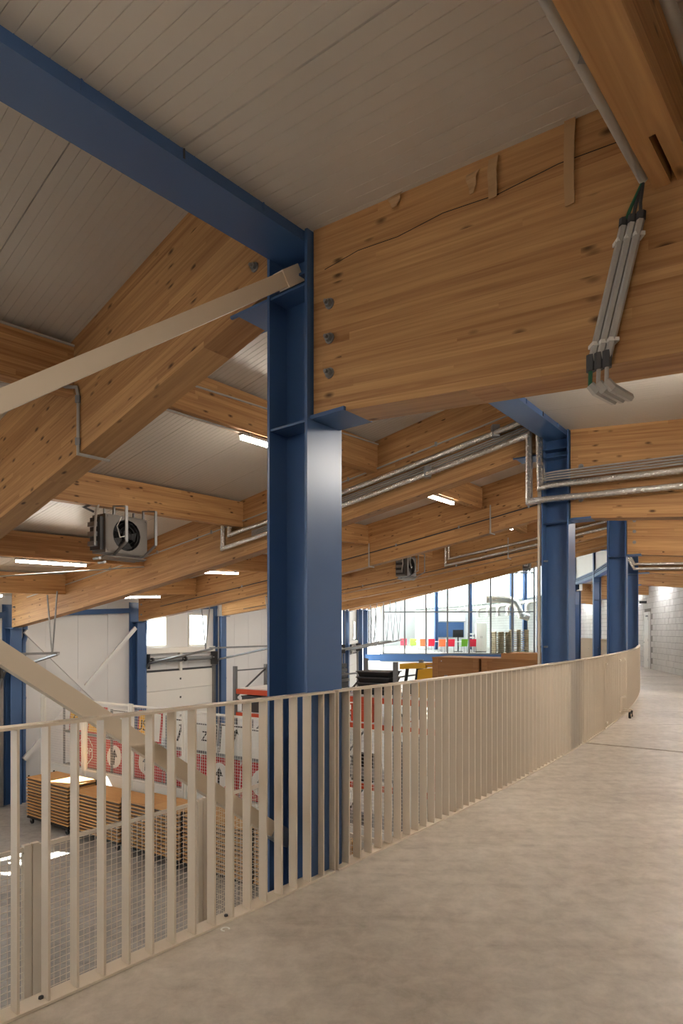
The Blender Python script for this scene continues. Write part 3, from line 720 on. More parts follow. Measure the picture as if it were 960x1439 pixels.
for k in range(2):
    h5 = HB[5]; dz = .34 - .17*k
    A = [P(h5, RI - 4.7 - .1*k, zb(5, 4.7) + .75, -.22)] + along(5, 4.7 + .1*k, .3, dz, -.22) + out_run(5, 63.85, r_block(h5) - .05, 3.24 - .12*k, 3.17 - .12*k, -.24)
    pipe_thing('insulated_pipe', '%s silver pipe on the fourth hall beam' % ('upper', 'lower')[k], 'pipe', [('pipe_run', 'foil', A, .04)])
for i, dz, u0, u1, lab in ((3, .62, .2, 12.2, 'thin grey conduit high on the second hall beam'), (4, .3, .3, 12.0, 'thin dark conduit low on the third hall beam'),
                           (5, .1, 1.0, 12.0, 'thin conduit along the bottom edge of the fourth hall beam')):
    pipe_thing('conduit', lab, 'conduit', [('conduit_run', 'pvc' if i == 3 else 'greyd', along(i, u0, u1, dz, -.135, 12), .012)],
               [(P(HB[i], RI - u, zb(i, u) + dz, -.135), .018) for u in (1.5, 3.0, 4.5, 6, 7.5, 9)])
h2 = HB[2]; u = 2.38
pipe_thing('conduit', 'grey conduit dropping down the face of the nearest hall beam', 'conduit',
    [('conduit_run', 'pvc', [P(h2, RI - u - .55, zt(2, u) - .46, -.6), P(h2, RI - u - .02, zt(2, u) - .48, -.14), P(h2, RI - u, zt(2, u) - .56, -.135), P(h2, RI - u, zb(2, u) - .015, -.135), P(h2, RI - u + .03, zb(2, u) - .02, .15)], .014)],
    [(P(h2, RI - u, zb(2, u) + q, -.135), .02) for q in (.08, .45)])
for i, k, lab in ((1, 0, 'pale conduit along the top of purlin beside viewpoint'), (2, 0, 'pale conduit along the top of highest purlin behind large column'), (2, 2, 'pale conduit under the third highest purlin')):
    u = US[k]; dz = -.05 if k == 0 else -.49
    pipe_thing('conduit', lab, 'conduit', [('conduit_run', 'pvc', [P(HB[i], RI - u + .09, zt(i, u) + dz, .13), P(HB[i+1], RI - u + .09, zt(i+1, u) + dz, -.13)], .012)])
for i, u, lab in ((4, 2.3, 'short vertical conduit on third hall beam below its purlin'), (4, 5.2, 'second vertical conduit on third hall beam'), (5, 3.0, 'short vertical bracket on fourth hall beam')):
    pipe_thing('conduit', lab, 'conduit', [('conduit_run', 'pvc', [P(HB[i], RI - u, zt(i, u) - .47, -.14), P(HB[i], RI - u, zb(i, u) - .015, -.14), P(HB[i], RI - u + .04, zb(i, u) - .02, .05)], .014)])
# conduits at the upper right corner
zz = zgal(HB[2], 65.88) - .43
pipe_thing('conduit', 'grey pipe along the inner edge of the upper right purlin', 'conduit',
    [('conduit_run', 'pvc', [P(HB[1], 65.815, zz + .03, .3), P(HB[2], 65.815, zz + .03, -.17)], .021)], [(P(HB[2], 65.82, zz + .03, -.9), .024)])
pipe_thing('conduit', 'grey pipe along the outer side of the upper right purlin', 'conduit',
    [('conduit_run', 'pvc', [P(HB[1], 66.05, zz + .16, .3), P(HB[2], 66.05, zz + .16, -.15)], .021)], [(P(HB[2], 66.05, zz + .16, -.25), .03), (P(HB[2], 66.05, zz + .16, -1.0), .03)])
for k in range(3):
    ra, rb = 65.735 + .034*k, 65.60 + .034*k; zt_ = zz - .13; zb_ = 2.66
    root = pipe_thing('conduit', 'grey conduit strapped down the big gallery beam, ' + ('inner', 'middle', 'outer')[k] + ' of three', 'conduit',
        [('conduit_run', 'pvc', [P(h2, ra, zt_, -.16), P(h2, rb, zb_, -.155)], .0165),
         ('conduit_end', 'pvc', [P(h2, rb, zb_ - .09, -.165), P(h2, rb + .02, zb_ - .12, -.15), P(h2, rb + .06, zb_ - .135, -.02)], .018)])
    m = MB(); m.tube([P(h2, ra, zt_ - .0, -.16), P(h2, ra + .002, zt_ + .03, -.16)], .02, 8); wbuild(m, 'collar', 'greyd', root)
    m = MB(); m.tube([P(h2, rb, zb_ + .04, -.155), P(h2, rb, zb_ - .03, -.155)], .02, 8); wbuild(m, 'collar', 'greyd', root)
    m = MB(); m.tube([P(h2, rb, zb_, -.155), P(h2, rb, zb_ - .1, -.165)], .009, 6); wbuild(m, 'cable', 'green_cable' if k == 0 else 'pvc', root)
    m = MB(); m.tube([P(h2, ra, zt_, -.16), P(h2, lerp(ra, 65.81, .5), zt_ + .06, -.18), P(h2, 65.815, zz + .02, -.17)], .007, 6); wbuild(m, 'cable', 'greyd' if k else 'green_cable', root)
    for q in (.1, .85):
        c = P(h2, lerp(ra, rb, q), lerp(zt_, zb_, q), -.15); m = MB(); m.box(c.x - .022, c.x + .022, c.y - .02, c.y + .03, c.z - .008, c.z + .008); wbuild(m, 'strap', 'offwhite', root)
# shreds of masking tape left on the big gallery beam
for k, (r, z1, ln, wd, lab) in enumerate(((65.50, 3.83, .42, .05, 'long shred of masking tape hanging beside the purlin'), (65.13, 3.80, .20, .05, 'torn masking tape hanging mid way on the big beam'),
                                           (65.02, 3.78, .11, .07, 'crumpled masking tape stuck at the big beam top'), (64.56, 3.87, .07, .10, 'small triangle of masking tape on the big beam top'))):
    m = MB(); n = 6
    for q in range(n + 1):
        z = z1 - ln*q/n; wv = .003*math.sin(q*1.3 + k); ww = wd*(1 - .15*q/n if k < 2 else 1 - .7*q/n)
        for tt in (-.126 - .012*abs(math.sin(q*.9)), -.129 - .012*abs(math.sin(q*.9))):
            m.v += [tuple(P(h2, r - ww/2 + wv, z, tt)), tuple(P(h2, r + ww/2 + wv, z, tt))]
    for q in range(n):
        b = 4*q; m.face((b, b+1, b+5, b+4)); m.face((b+2, b+6, b+7, b+3)); m.face((b, b+4, b+6, b+2)); m.face((b+1, b+3, b+7, b+5))
    m.face((0, 2, 3, 1)); e = 4*n; m.face((e, e+1, e+3, e+2))
    tag(m.build('tape_strip', 'tape'), lab, 'tape', None, 'thing')
# pale pipe beside the piped column
c = MB(); c.tube([P(h3, RC - .21, FLOOR, -.12), P(h3, RC - .21, 3.6, -.12)], .022, 8); root = wthing('riser_pipe', 'pale vertical riser pipe on the side of the piped column', 'pipe', P(h3, RC - .21, FLOOR, -.12))
wbuild(c, 'pipe_run', 'beige', root, smooth=True)
for z in (.3, 1.3, 2.4): m = MB(); m.tube([P(h3, RC - .24, z, -.12), P(h3, RC - .1, z, -.12)], .014, 6); wbuild(m, 'clip', 'steel', root)

# ================================================================== unit heaters
def heater(h, r, ztop, label):
    o = thing('unit_heater', label, 'heater', h, r, ztop); o.scale = (.9, .9, .9)
    cs = MB(); x0, x1, y0, y1, z0, z1 = -.22, .14, -.40, .36, -.74, -.14
    cs.box(x0, x1, y0, y1, z0, z0 + .03); cs.box(x0, x1, y0, y1, z1 - .03, z1); cs.box(x0, x1, y0, y0 + .03, z0 + .03, z1 - .03); cs.box(x0, x1, y1 - .03, y1, z0 + .03, z1 - .03)
    cs.box(x0, x0 + .03, y0 + .03, y1 - .03, z0 + .03, z1 - .03)
    cx, cz, R_ = (y0 + y1)/2, (z0 + z1)/2, .25
    # front plate with round fan opening
    n = 24; b = len(cs.v)
    for xx in (x1 - .02, x1):
        for k in range(n):
            a = 2*math.pi*k/n; ca, sa = math.cos(a), math.sin(a); q = max(abs(ca)/(.38), abs(sa)/(.30)); cs.v += [(xx, cx + R_*ca, cz + R_*sa), (xx, cx + ca/q, cz + sa/q)]
    for k in range(n):
        k2 = (k+1) % n; A_ = b + 2*k; B_ = b + 2*k2; o2 = 2*n
        cs.face((A_, B_, B_+1, A_+1)); cs.face((A_+o2, A_+1+o2, B_+1+o2, B_+o2)); cs.face((A_, A_+o2, B_+o2, B_)); cs.face((A_+1, B_+1, B_+1+o2, A_+1+o2))
    cs.build('casing', 'heater', o)
    f = MB()
    for k in range(5):
        a = 2*math.pi*k/5; m_ = []
        for (rr, da, xx) in ((.05, -.25, .06), (.235, -.32, .09), (.235, .32, .04), (.05, .25, .03)): m_.append((x1 - .02 - xx, cx + rr*math.cos(a + da), cz + rr*math.sin(a + da)))
        f.hexa([(p[0] - .004, p[1], p[2]) for p in m_] + m_)
    fan = f.build('fan', 'greyd', o)
    hb = MB(); hb.tube([(x1 - .1, cx, cz), (x1 - .01, cx, cz)], .065, 12); hb.build('fan_hub', 'black', fan, smooth=True)
    box_part('coil', 'black', o, x0 + .03, x0 + .05, y0 + .03, y1 - .03, z0 + .03, z1 - .03)
    gd = MB()
    for rr in (.08, .14, .2, .245):
        gd.tube([(x1 + .006, cx + rr*math.cos(2*math.pi*k/16), cz + rr*math.sin(2*math.pi*k/16)) for k in range(17)], .004, 4, cap=False)
    gd.build('fan_guard', 'greyd', o)
    for yy in (y0 + .18, y1 - .04):
        br = MB(); pts = [(x1 - .05, yy, 0), (x1 + .28, yy, -.04), (x1 + .28, yy, -.58), (x1 - .05, yy, z0 - .02), (x0, yy, z0 - .02)]
        for p, q in zip(pts, pts[1:]): br.bar(p, q, .045, .02)
        br.build('mounting_bracket', 'steel', o)
        for xx in (x1 - .05, x0 + .05): hg = MB(); hg.bar((xx, yy, 0), (xx, yy, z1), .03, .03); hg.build('hanger', 'steel', o)
    lv = MB()
    for k in range(3): lv.hexa([(x0 + .02 + .12*k, y0, z0 - .08), (x0 + .11 + .12*k, y0, z0 - .055), (x0 + .11 + .12*k, y1, z0 - .055), (x0 + .02 + .12*k, y1, z0 - .08), (x0 + .02 + .12*k, y0, z0 - .072), (x0 + .11 + .12*k, y0, z0 - .047), (x0 + .11 + .12*k, y1, z0 - .047), (x0 + .02 + .12*k, y1, z0 - .072)])
    lv.build('louvre', 'heater', o)
    ct = box_part('control_box', 'greyd', o, x0 + .03, x1 - .05, y0 - .06, y0, z0 + .04, z1 - .05)
    for k in range(3): box_part('valve', 'steel', ct, x0 + .06, x1 - .12, y0 - .12, y0 - .06, z0 + .1 + .15*k, z0 + .17 + .15*k)
    hs = MB(); hs.tube([(0, y0 - .09, z0 + .12), (.06, y0 - .13, z0 + .35), (.02, y0 - .08, -.1), (-.02, y0 - .02, .0)], .018, 6); hs.build('hose', 'pvc', o, smooth=True)
    hs = MB(); hs.tube([(-.1, y0 - .05, -.1), (-.12, y0 - .2, -.05), (-.1, y0 - .1, .0)], .02, 6); hs.build('feed_pipe', 'greyd', o, smooth=True)
    hs = MB(); hs.tube([(x1 + .02, cx, cz), (x1 + .04, cx - .15, cz - .05), (x1 + .03, cx - .2, cz + .12), (x1, cx - .1, z1 - .02)], .008, 5); hs.build('cable', 'offwhite', o, smooth=True)
    return o
def pur_bot(h, u): return zceil(h, u) - .03 - .44
heater(36.75, 58.35, pur_bot(36.75, 5.3), 'grey unit heater with round fan hung under the second highest purlin')
heater(27.6, 58.35, pur_bot(27.6, 5.3), 'distant unit heater hung between third and fourth hall beams')
heater(17.8, 60.4, pur_bot(17.8, 3.0), 'tiny distant unit heater in front of the clerestory windows')

# ================================================================== mesh fences
def fence_panel(a, b_, z0, z1, label, cell=.058, cellz=.058, mat='offwhite', group=None, wire=.0022, post=True):
    a, b_ = Vector(a), Vector(b_); d = (b_ - a); L_ = d.length; d.normalize(); root = wthing('mesh_fence', label, 'fence', (a.x, a.y, FLOOR), group)
    Z = lambda p, z: Vector((p.x, p.y, z))
    fr = MB(); e = .045
    a2 = a + d*.05; b2 = b_ - d*.05
    for z in (z0 + .02, z1 - .02): fr.bar(Z(a2, z), Z(b2, z), .03, .04)
    for p in (a2, b2): fr.bar(Z(p, z0), Z(p, z1), .03, .04, up=d)
    wbuild(fr, 'frame', mat, root)
    m = MB(); n = int(L_/cell)
    for k in range(1, n): p = a + d*(L_*k/n); m.bar(Z(p, z0), Z(p, z1), wire*2, wire*2, up=d)
    n = int((z1 - z0)/cellz)
    for k in range(1, n): z = lerp(z0, z1, k/n); m.bar(Z(a2, z), Z(b2, z), wire*2, wire*2)
    o = wbuild(m, 'wire_mesh', mat, root); o['kind'] = 'stuff'
    if post:
        for q in (0, -.075):
            p = MB(); p.bar(Z(a + d*q, FLOOR), Z(a + d*q, z1 + .02), .05, .06, up=d); wbuild(p, 'post', mat, root)
    return root
hp = [41.0, 39.1, 37.27, 35.5]
FL = ('beige wire mesh fence panel lowest at the left behind railing slats', 'beige wire mesh fence panel below railing, between the two double posts', 'beige wire mesh fence panel right of the second double post')
for k in range(3):
    fence_panel(P(hp[k], 60.75, 0), P(hp[k+1], 60.75, 0), FLOOR + .08, -.43, FL[k], mat='beige')
fence_panel(P(37.22, 60.80, 0), P(37.22, 62.25, 0), FLOOR + .08, -.43, 'beige wire mesh fence panel turning towards the large column', mat='beige')
fence_panel(P(37.22, 62.27, 0), P(37.22, 63.75, 0), FLOOR + .08, -.43, 'beige wire mesh fence panel hidden at the large column foot', mat='beige')
TF = .38
for k in range(7):
    r0 = 51.25 + 1.7*k
    fence_panel(P(h3, r0, 0, TF), P(h3, r0 + 1.66, 0, TF), -1.72, -.09, 'white wire mesh panel of the sign cage, %s from the outer wall' % ORD[k])
    pl = MB(); pl.bar(P(h3, r0, FLOOR + .54, TF + .02), P(h3, r0 + 1.66, FLOOR + .54, TF + .02), .05, 1.06)
    tag(pl.build('kick_board', 'offwhite'), 'white solid board under the sign cage mesh, %s from the outer wall' % ORD[k], 'board', None, 'thing')

# ================================================================== table trolleys with stacked table tops
tb = MB(); tb.box(-.80, .80, -.36, .36, .028, .052, 0)
tb.box(-.76, .76, -.345, -.315, 0, .028, 1); tb.box(-.76, .76, .315, .345, 0, .028, 1); tb.box(-.76, -.73, -.315, .315, 0, .028, 1); tb.box(.73, .76, -.315, .315, 0, .028, 1)
TABLE = tb.mesh('folding_table', ['board', 'greyd'])
TN = ('against the outer wall', 'second from the wall', 'third from the outer wall', 'fourth from the outer wall', 'beside the large column')
for k in range(5):
    r = 53.1 + 1.7*k; t0 = -.28; hh = h3
    tr = thing('table_trolley', 'black wheeled trolley under stacked table tops ' + TN[k], 'trolley', hh, r, FLOOR, t=t0)
    f = MB()
    for y in (-.33, .33): f.box(-.8, .8, y - .02, y + .02, .13, .165)
    for x in (-.78, 0, .78): f.box(x - .02, x + .02, -.31, .31, .13, .165)
    f.build('base_frame', 'black', tr)
    for x in (-.82, .82):
        for y in (-.3, .3): box_part('corner_post', 'black', tr, x - .012, x + .012, y - .015, y + .015, .13, 1.06)
    for x in (-.68, .68):
        for y in (-.3, .3):
            c = MB(); c.tube([(x, y - .016, .06), (x, y + .016, .06)], .06, 12); wl = c.build('caster_wheel', 'black', tr, smooth=True)
            box_part('caster_fork', 'steel', wl, x - .025, x + .025, y - .026, y + .026, .07, .13)
    n = 13 if k != 1 else 12
    for q in range(n):
        o = link('folding_table', TABLE); o.location = P(hh, r + random.uniform(-.008, .008), FLOOR + .168 + .068*q, t0 + random.uniform(-.006, .006)); o.rotation_euler = (0, 0, -rad(hh) + random.uniform(-.004, .004))
        top = q == n - 1
        tag(o, ('top wooden table board of the stack ' if top else 'wooden table board, %s down, of the stack ' % (ORD + ['eleventh', 'twelfth', 'thirteenth'])[n - 1 - q]) + TN[k], 'table', 'stacked table boards ' + TN[k], 'thing')

# ================================================================== signs in the cage
rk = thing('sign_rack', 'grey steel rack holding rows of road signs in the cage', 'rack', h3, 51.6, FLOOR, t=.75)
for x in (0, 1.9, 3.8, 5.7, 7.6, 9.5):
    for y in (-.05, .55): box_part('upright', 'rackgrey', rk, x - .02, x + .02, y - .02, y + .02, 0, 2.5)
for z in (1.02, 1.84):
    for y in (-.05, .55): box_part('shelf_rail', 'rackgrey', rk, 0, 9.5, y - .015, y + .015, z - .04, z)
    box_part('shelf', 'rackgrey', rk, 0, 9.5, -.05, .55, z, z + .012)
def sign(r, z, w_, hh, label, style, txt=None, tilt=.08, t=.74):
    o = thing('road_sign', label, 'sign', h3, r, z, t=t); o.rotation_euler = (-tilt, 0, -rad(h3))
    base = {'red': 'red', 'white': 'paperw', 'yellow': 'red'}[style]
    box_part('board', base, o, -w_/2, w_/2, 0, .02, 0, hh)
    def face(nm, mat, poly, y=-.003):
        m = MB(); n = len(poly)
        m.v = [(x, y, z_) for x, z_ in poly] + [(x, 0.001, z_) for x, z_ in poly]
        m.face(list(range(n))); m.face([2*n - 1 - k for k in range(n)])
        for k in range(n): m.face((k, n + k, n + (k+1) % n, (k+1) % n))
        return m.build(nm, mat, o)
    circ = lambda cx, cz, R_, n, ph=0: [(cx + R_*math.cos(2*math.pi*k/n + ph), cz + R_*math.sin(2*math.pi*k/n + ph)) for k in range(n)]
    if style == 'red' and not txt:
        face('disc', 'paperw', circ(0, hh/2, hh*.36, 20))
        a = MB(); face('arrow', 'black', [(-.03, hh*.25), (.03, hh*.25), (.03, hh*.5), (.11, hh*.5), (0, hh*.74), (-.11, hh*.5), (-.03, hh*.5)], -.006)
    elif style == 'red':
        face('border', 'paperw', circ(0, hh/2, hh*.47, 8, math.pi/8)); face('octagon', 'red', circ(0, hh/2, hh*.44, 8, math.pi/8), -.005)
    elif style == 'yellow':
        face('field', 'yellow', [(-w_*.44, hh*.06), (w_*.05, hh*.06), (w_*.05, hh*.94), (-w_*.44, hh*.94)])
        face('field', 'paperw', [(w_*.07, hh*.06), (w_*.44, hh*.06), (w_*.44, hh*.94), (w_*.07, hh*.94)])
    else:
        for q in (-1, 1): face('edge_bar', 'black', [(q*w_*.47 - .012, .02), (q*w_*.47 + .012, .02), (q*w_*.47 + .012, hh - .02), (q*w_*.47 - .012, hh - .02)])
        face('edge_bar', 'black', [(-w_*.47, hh - .05), (w_*.47, hh - .05), (w_*.47, hh - .025), (-w_*.47, hh - .025)])
        if not txt: face('arrow', 'black', [(-.06, hh*.2), (.0, hh*.2), (.1, hh*.7), (.16, hh*.68), (.1, hh*.85), (-.02, hh*.76), (.04, hh*.72)])
    if txt:
        me = text_mesh(txt, hh*.34 if style == 'red' else hh*.5); me.materials.append(M['paperw'] if style == 'red' else M['black'])
        l = link('lettering', me, o); l.location = (-w_*.18 if style == 'yellow' else 0, -.008, hh*.5); l.rotation_euler = (rad(90), 0, 0)
    return o
zl = FLOOR + 1.034; zu = FLOOR + 1.855
sign(52.35, zl, 1.1, .74, 'red sign with octagon reading STOP, low in the cage', 'red', 'STOP')
for k in range(6): sign(53.5 + 1.13*k, zl, 1.08, .72, 'red sign with white disc and black arrow, %s after the octagon sign' % ORD[k], 'red')
sign(52.05, zu, .62, .66, 'yellow and white sign with red edge reading Z by the outer wall', 'yellow', 'Z')
sign(52.85, zu, .7, .66, 'yellow and white sign with red edge, second along upper row', 'yellow')
sign(53.75, zu, .78, .64, 'white sign with black bars, first along upper row', 'white')
sign(54.75, zu, .8, .68, 'yellow sign with red edge and black letters USC in upper row', 'yellow', 'USC')
for k in range(6): sign(55.7 + .78*k, zu, .7, .6 - .03*(k % 2), 'white board with black edge %s, %s after the lettered yellow sign' % ('reading Z' if k == 1 else 'bars', ORD[k]), 'white', 'Z' if k == 1 else None, .1)

# ================================================================== pallet rack and goods behind the column
hA, hB_ = 32.0, 30.85
pr = wthing('pallet_rack', 'grey pallet rack with orange beams behind the railing', 'rack', P(hA, 58.8, FLOOR))
FR = (56.0, 58.78, 60.1, 62.8)
for r in FR:
    for h in (hA, hB_):
        m = MB(); m.bar(P(h, r, FLOOR), P(h, r, .70 if r < 58 else .90), .07, .08, up=P(h, 65, 0) - P(h, 64, 0)); u_ = wbuild(m, 'upright', 'rackgrey', pr)
        for k in range(9):
            z = .62 - .1*k; m = MB(); m.bar(P(h, r + .041, z), P(h, r + .043, z), .02, .03); wbuild(m, 'slot', 'dark', u_)
    for k in range(5):
        z0 = FLOOR + .3 + .62*k; a = P(hA, r, z0); b_ = P(hB_, r, z0 + .62)
        if k % 2: a, b_ = P(hB_, r, z0), P(hA, r, z0 + .62)
        m = MB(); m.bar(a, b_, .03, .03); wbuild(m, 'frame_brace', 'greyd', pr)
    m = MB(); m.bar(P(hA, r, .6), P(hB_, r, .6), .03, .03); wbuild(m, 'frame_tie', 'rackgrey', pr)
for z in (.13, -.40, -1.6):
    for r0, r1 in zip(FR, FR[1:]):
        for h in (hA, hB_): m = MB(); m.bar(P(h, r0 + .05, z), P(h, r1 - .05, z), .05, .11); wbuild(m, 'load_beam', 'orange', pr)
        m = MB(); q = [P(hA - .03, r0 + .06, z + .055), P(hA - .03, r1 - .06, z + .055), P(hB_ + .03, r1 - .06, z + .055), P(hB_ + .03, r0 + .06, z + .055)]
        m.hexa(q + [p + Vector((0, 0, .018)) for p in q]); wbuild(m, 'deck', 'white', pr)
def crate(h, r, z, a, b_, c, mat, label, group=None, rz=0):
    o = thing('storage_crate', label, 'crate', h, r, z, group)
    m = MB(); w_ = .015
    m.box(-a/2, a/2, -b_/2, b_/2, 0, w_); m.box(-a/2, a/2, -b_/2, -b_/2 + w_, w_, c); m.box(-a/2, a/2, b_/2 - w_, b_/2, w_, c)
    m.box(-a/2, -a/2 + w_, -b_/2 + w_, b_/2 - w_, w_, c); m.box(a/2 - w_, a/2, -b_/2 + w_, b_/2 - w_, w_, c); m.build('body', mat, o)
    r_ = MB(); e = .012
    for q in (c - .03, c*.55): r_.box(-a/2 - e, a/2 + e, -b_/2 - e, -b_/2, q, q + .03); r_.box(-a/2 - e, a/2 + e, b_/2, b_/2 + e, q, q + .03); r_.box(-a/2 - e, -a/2, -b_/2, b_/2, q, q + .03); r_.box(a/2, a/2 + e, -b_/2, b_/2, q, q + .03)
    r_.build('rim', mat, o); return o
cols = ['black', 'greyd', 'red', 'paperw', 'black', 'steel', 'card', 'blue', 'orange']
cn = dict(black='black', greyd='dark grey', red='red', paperw='white', steel='silver', card='brown', blue='blue', orange='orange')
idx = 0
for z, zn in ((-.325, 'upper'), (-1.525, 'middle'), (FLOOR, 'bottom')):
    r = 56.4
    while r < 62.5:
        if min(abs(r - q) for q in FR) > .38:
            c_ = cols[(idx*4 + 1) % 9]; idx += 1
            crate(31.75, r, z, .5, .38, .36 if zn == 'upper' else .5, c_, '%s crate on the %s level of the pallet rack glimpsed between railing slats' % (cn[c_], zn), 'crates in the pallet rack')
        r += .58
Zt = .205
for k in range(4):
    o = thing('plastic_tub', 'dark flat tub, %s from the bottom of its stack on the rack' % ORD[k], 'tub', 31.5, 59.45, Zt + .12*k)
    m = MB(); m.hexa([(-.33, -.22, 0), (.33, -.22, 0), (.33, .22, 0), (-.33, .22, 0), (-.37, -.26, .1), (.37, -.26, .1), (.37, .26, .1), (-.37, .26, .1)]); m.build('body', 'black', o)
    box_part('rim', 'greyd', o, -.39, .39, -.28, .28, .1, .118)
o = thing('wrapped_bundle', 'grey bundle wrapped in film on the rack next to large column', 'bundle', 31.4, 58.2, Zt)
m = MB()
for k in range(6): m.box(-.3 + .01*k, .3 - .012*k, -.3, .3, .1*k, .1*k + .085)
m.build('layers', 'greyfab', o); box_part('film_band', 'steel', o, -.31, .31, -.31, .31, .2, .26)
# yellow machine: hopper body on a frame
o = thing('yellow_machine', 'yellow hopper machine with open frame on top of rack', 'machine', 31.5, 60.52, Zt)
m = MB(); m.hexa([(-.15, -.22, .0), (.3, -.22, .0), (.3, .22, .0), (-.15, .22, .0), (-.05, -.3, .55), (.42, -.3, .62), (.42, .3, .62), (-.05, .3, .55)]); m.build('hopper', 'yellow', o)
m = MB(); m.bar((-.4, -.25, .6), (.1, -.25, .62), .09, .09); m.bar((-.4, .25, .6), (.1, .25, .62), .09, .09); m.bar((-.4, -.3, .6), (-.4, .3, .6), .09, .1); m.build('handle_frame', 'yellow', o)
for y in (-.25, .25): m = MB(); m.bar((-.38, y, 0), (-.3, y, .56), .05, .05); m.build('leg', 'black', o)
m = MB(); m.tube([(-.2, -.15, .15), (-.2, .15, .15)], .13, 14); m.build('motor', 'black', o, smooth=True)
box_part('cover_sheet', 'card', o, .06, .40, -.28, .28, .625, .64)
for k, (r, a, hh, lab) in enumerate(((61.25, .92, .80, 'brown plywood crate with cut corner beside yellow machine'), (62.3, 1.1, .80, 'wide brown plywood crate with pale boards on top'))):
    o = thing('plywood_crate', lab, 'crate', 31.45, r, Zt)
    m = MB(); m.box(-a/2, a/2, -.4, .4, .09, hh); m.build('box_body', 'ply', o)
    for x in (-a/2 + .06, a/2 - .06): box_part('corner_batten', 'ply', o, x - .05, x + .05, -.415, -.4, .09, hh)
    for x in (-a/2 + .1, 0, a/2 - .1): box_part('skid', 'pallet', o, x - .05, x + .05, -.4, .4, 0, .09)
    for x in (-a*.2, a*.28): box_part('steel_clip', 'steel', o, x - .03, x + .03, -.42, -.4, .35, .47)
    if k: box_part('top_board', 'card', o, -.2, .5, -.35, .35, hh, hh + .1)
    box_part('lid', 'ply', o, -a/2 - .01, a/2 + .01, -.41, .41, hh - .02, hh + .004)
for k, (h, r, z) in enumerate(((28.6, 63.0, -.3),)):
    o = thing('steel_cage', 'grey steel stillage with red boxes right of the plywood crates', 'cage', h, 62.6, FLOOR)
    for x in (-.5, .5):
        for y in (-.4, .4): box_part('post', 'rackgrey', o, x - .03, x + .03, y - .03, y + .03, 0, 3.55)
    for zz in (2.9, 3.2, 3.5):
        for y in (-.4, .4): box_part('rail', 'rackgrey', o, -.5, .5, y - .02, y + .02, zz, zz + .04)
    box_part('shelf', 'rackgrey', o, -.5, .5, -.4, .4, 2.88, 2.9)
    for q, x in enumerate((-.24, .24)):
        m = MB(); m.hexa([(-.2, -.3, 0), (.2, -.3, 0), (.2, .3, 0), (-.2, .3, 0), (-.21, -.31, .25), (.21, -.31, .25), (.21, .31, .25), (-.21, .31, .25)])
        bx = thing('red_box', 'red box in the steel stillage, ' + ('inner one' if q == 0 else 'outer one'), 'box', h, 62.6 + x, FLOOR + 2.9); m.build('body', 'red', bx); box_part('lid', 'red', bx, -.22, .22, -.32, .32, .25, .28)

# ================================================================== canteen behind glass
m = MB(); ring(m, 52.6, 63.97, -.32, 0.0, 3.9, -24.2); tag(m.build('floor_canteen', 'hallfloor'), 'floor of the canteen behind the glass partition', 'floor', None, 'structure')
m = MB(); m.bar(P(4.0, 51.6, -.2), P(4.0, 63.9, -.2), .2, .44); tag(m.build('edge_beam', 'blue'), 'blue edge beam under the canteen glass partition', 'beam', None, 'thing')
m = MB(); m.bar(P(4.0, 51.6, -1.6), P(4.0, 63.9, -1.6), .1, 2.3); tag(m.build('wall_under', 'white'), 'white wall below the canteen edge beam', 'wall', None, 'structure')
gp = wthing('glass_partition', 'tall grey framed glass partition in front of the canteen', 'partition', P(4.0, 57.5, 0))
rs = [52.75 + 1.36*k for k in range(8)]
for r in rs: m = MB(); m.bar(P(4, r, 0.02), P(4, r, 6.9), .07, .1, up=P(4, 65, 0) - P(4, 64, 0)); wbuild(m, 'mullion', 'rackgrey', gp)
for z in (.05, 2.73, 5.2): m = MB(); m.bar(P(4, rs[0], z), P(4, rs[-1], z), .08, .08); wbuild(m, 'transom', 'rackgrey', gp)
for a, b_ in zip(rs, rs[1:]):
    for z0, z1 in ((.09, 2.69), (2.77, 5.16)): m = MB(); m.bar(P(4, a + .05, (z0 + z1)/2), P(4, b_ - .05, (z0 + z1)/2), .012, z1 - z0); wbuild(m, 'pane', 'glass', gp)
c = thing('steel_column', 'slim blue column at the right end of the glass partition', 'column', 4.0, 62.55, FLOOR)
for s in (-1, 1): box_part('flange', 'blue', c, s*.1 - .01, s*.1 + .01, -.12, .12, 0, 9.6)
box_part('web', 'blue', c, -.09, .09, -.006, .006, 0, 9.6)
for k, (h, r) in enumerate(((-1.5, 63.3), (-4.2, 63.3), (-7.2, 61.0), (-7.4, 58.2))):
    c = thing('canteen_post', 'blue post inside the canteen, %s along its back' % ORD[k], 'post', h, r, 0)
    for s in (-1, 1): box_part('flange', 'blue', c, s*.12 - .01, s*.12 + .01, -.15, .15, 0, 6.9)
    box_part('web', 'blue', c, -.11, .11, -.006, .006, 0, 6.9)
def chair(h, r, rot, mat, label):
    o = thing('canteen_chair', label, 'chair', h, r, 0, 'coloured canteen chairs'); o.rotation_euler = (0, 0, rot)
    m = MB(); m.hexa([(-.23, -.22, .44), (.23, -.22, .44), (.23, .22, .46), (-.23, .22, .46), (-.23, -.22, .46), (.23, -.22, .46), (.23, .22, .48), (-.23, .22, .48)]); m.build('seat', mat, o)
    m = MB(); m.hexa([(-.23, -.24, .46), (.23, -.24, .46), (.23, -.22, .46), (-.23, -.22, .46), (-.25, -.30, .95), (.25, -.30, .95), (.25, -.28, .95), (-.25, -.28, .95)]); m.build('backrest', mat, o)
    for x in (-.2, .2):
        for y in (-.2, .2): m = MB(); m.tube([(x*1.1, y*1.1, 0), (x, y, .45)], .014, 5); m.build('leg', 'steel', o)
def px_pos(x, Y): X = (x)*Y; return Vector((X, Y, 0))
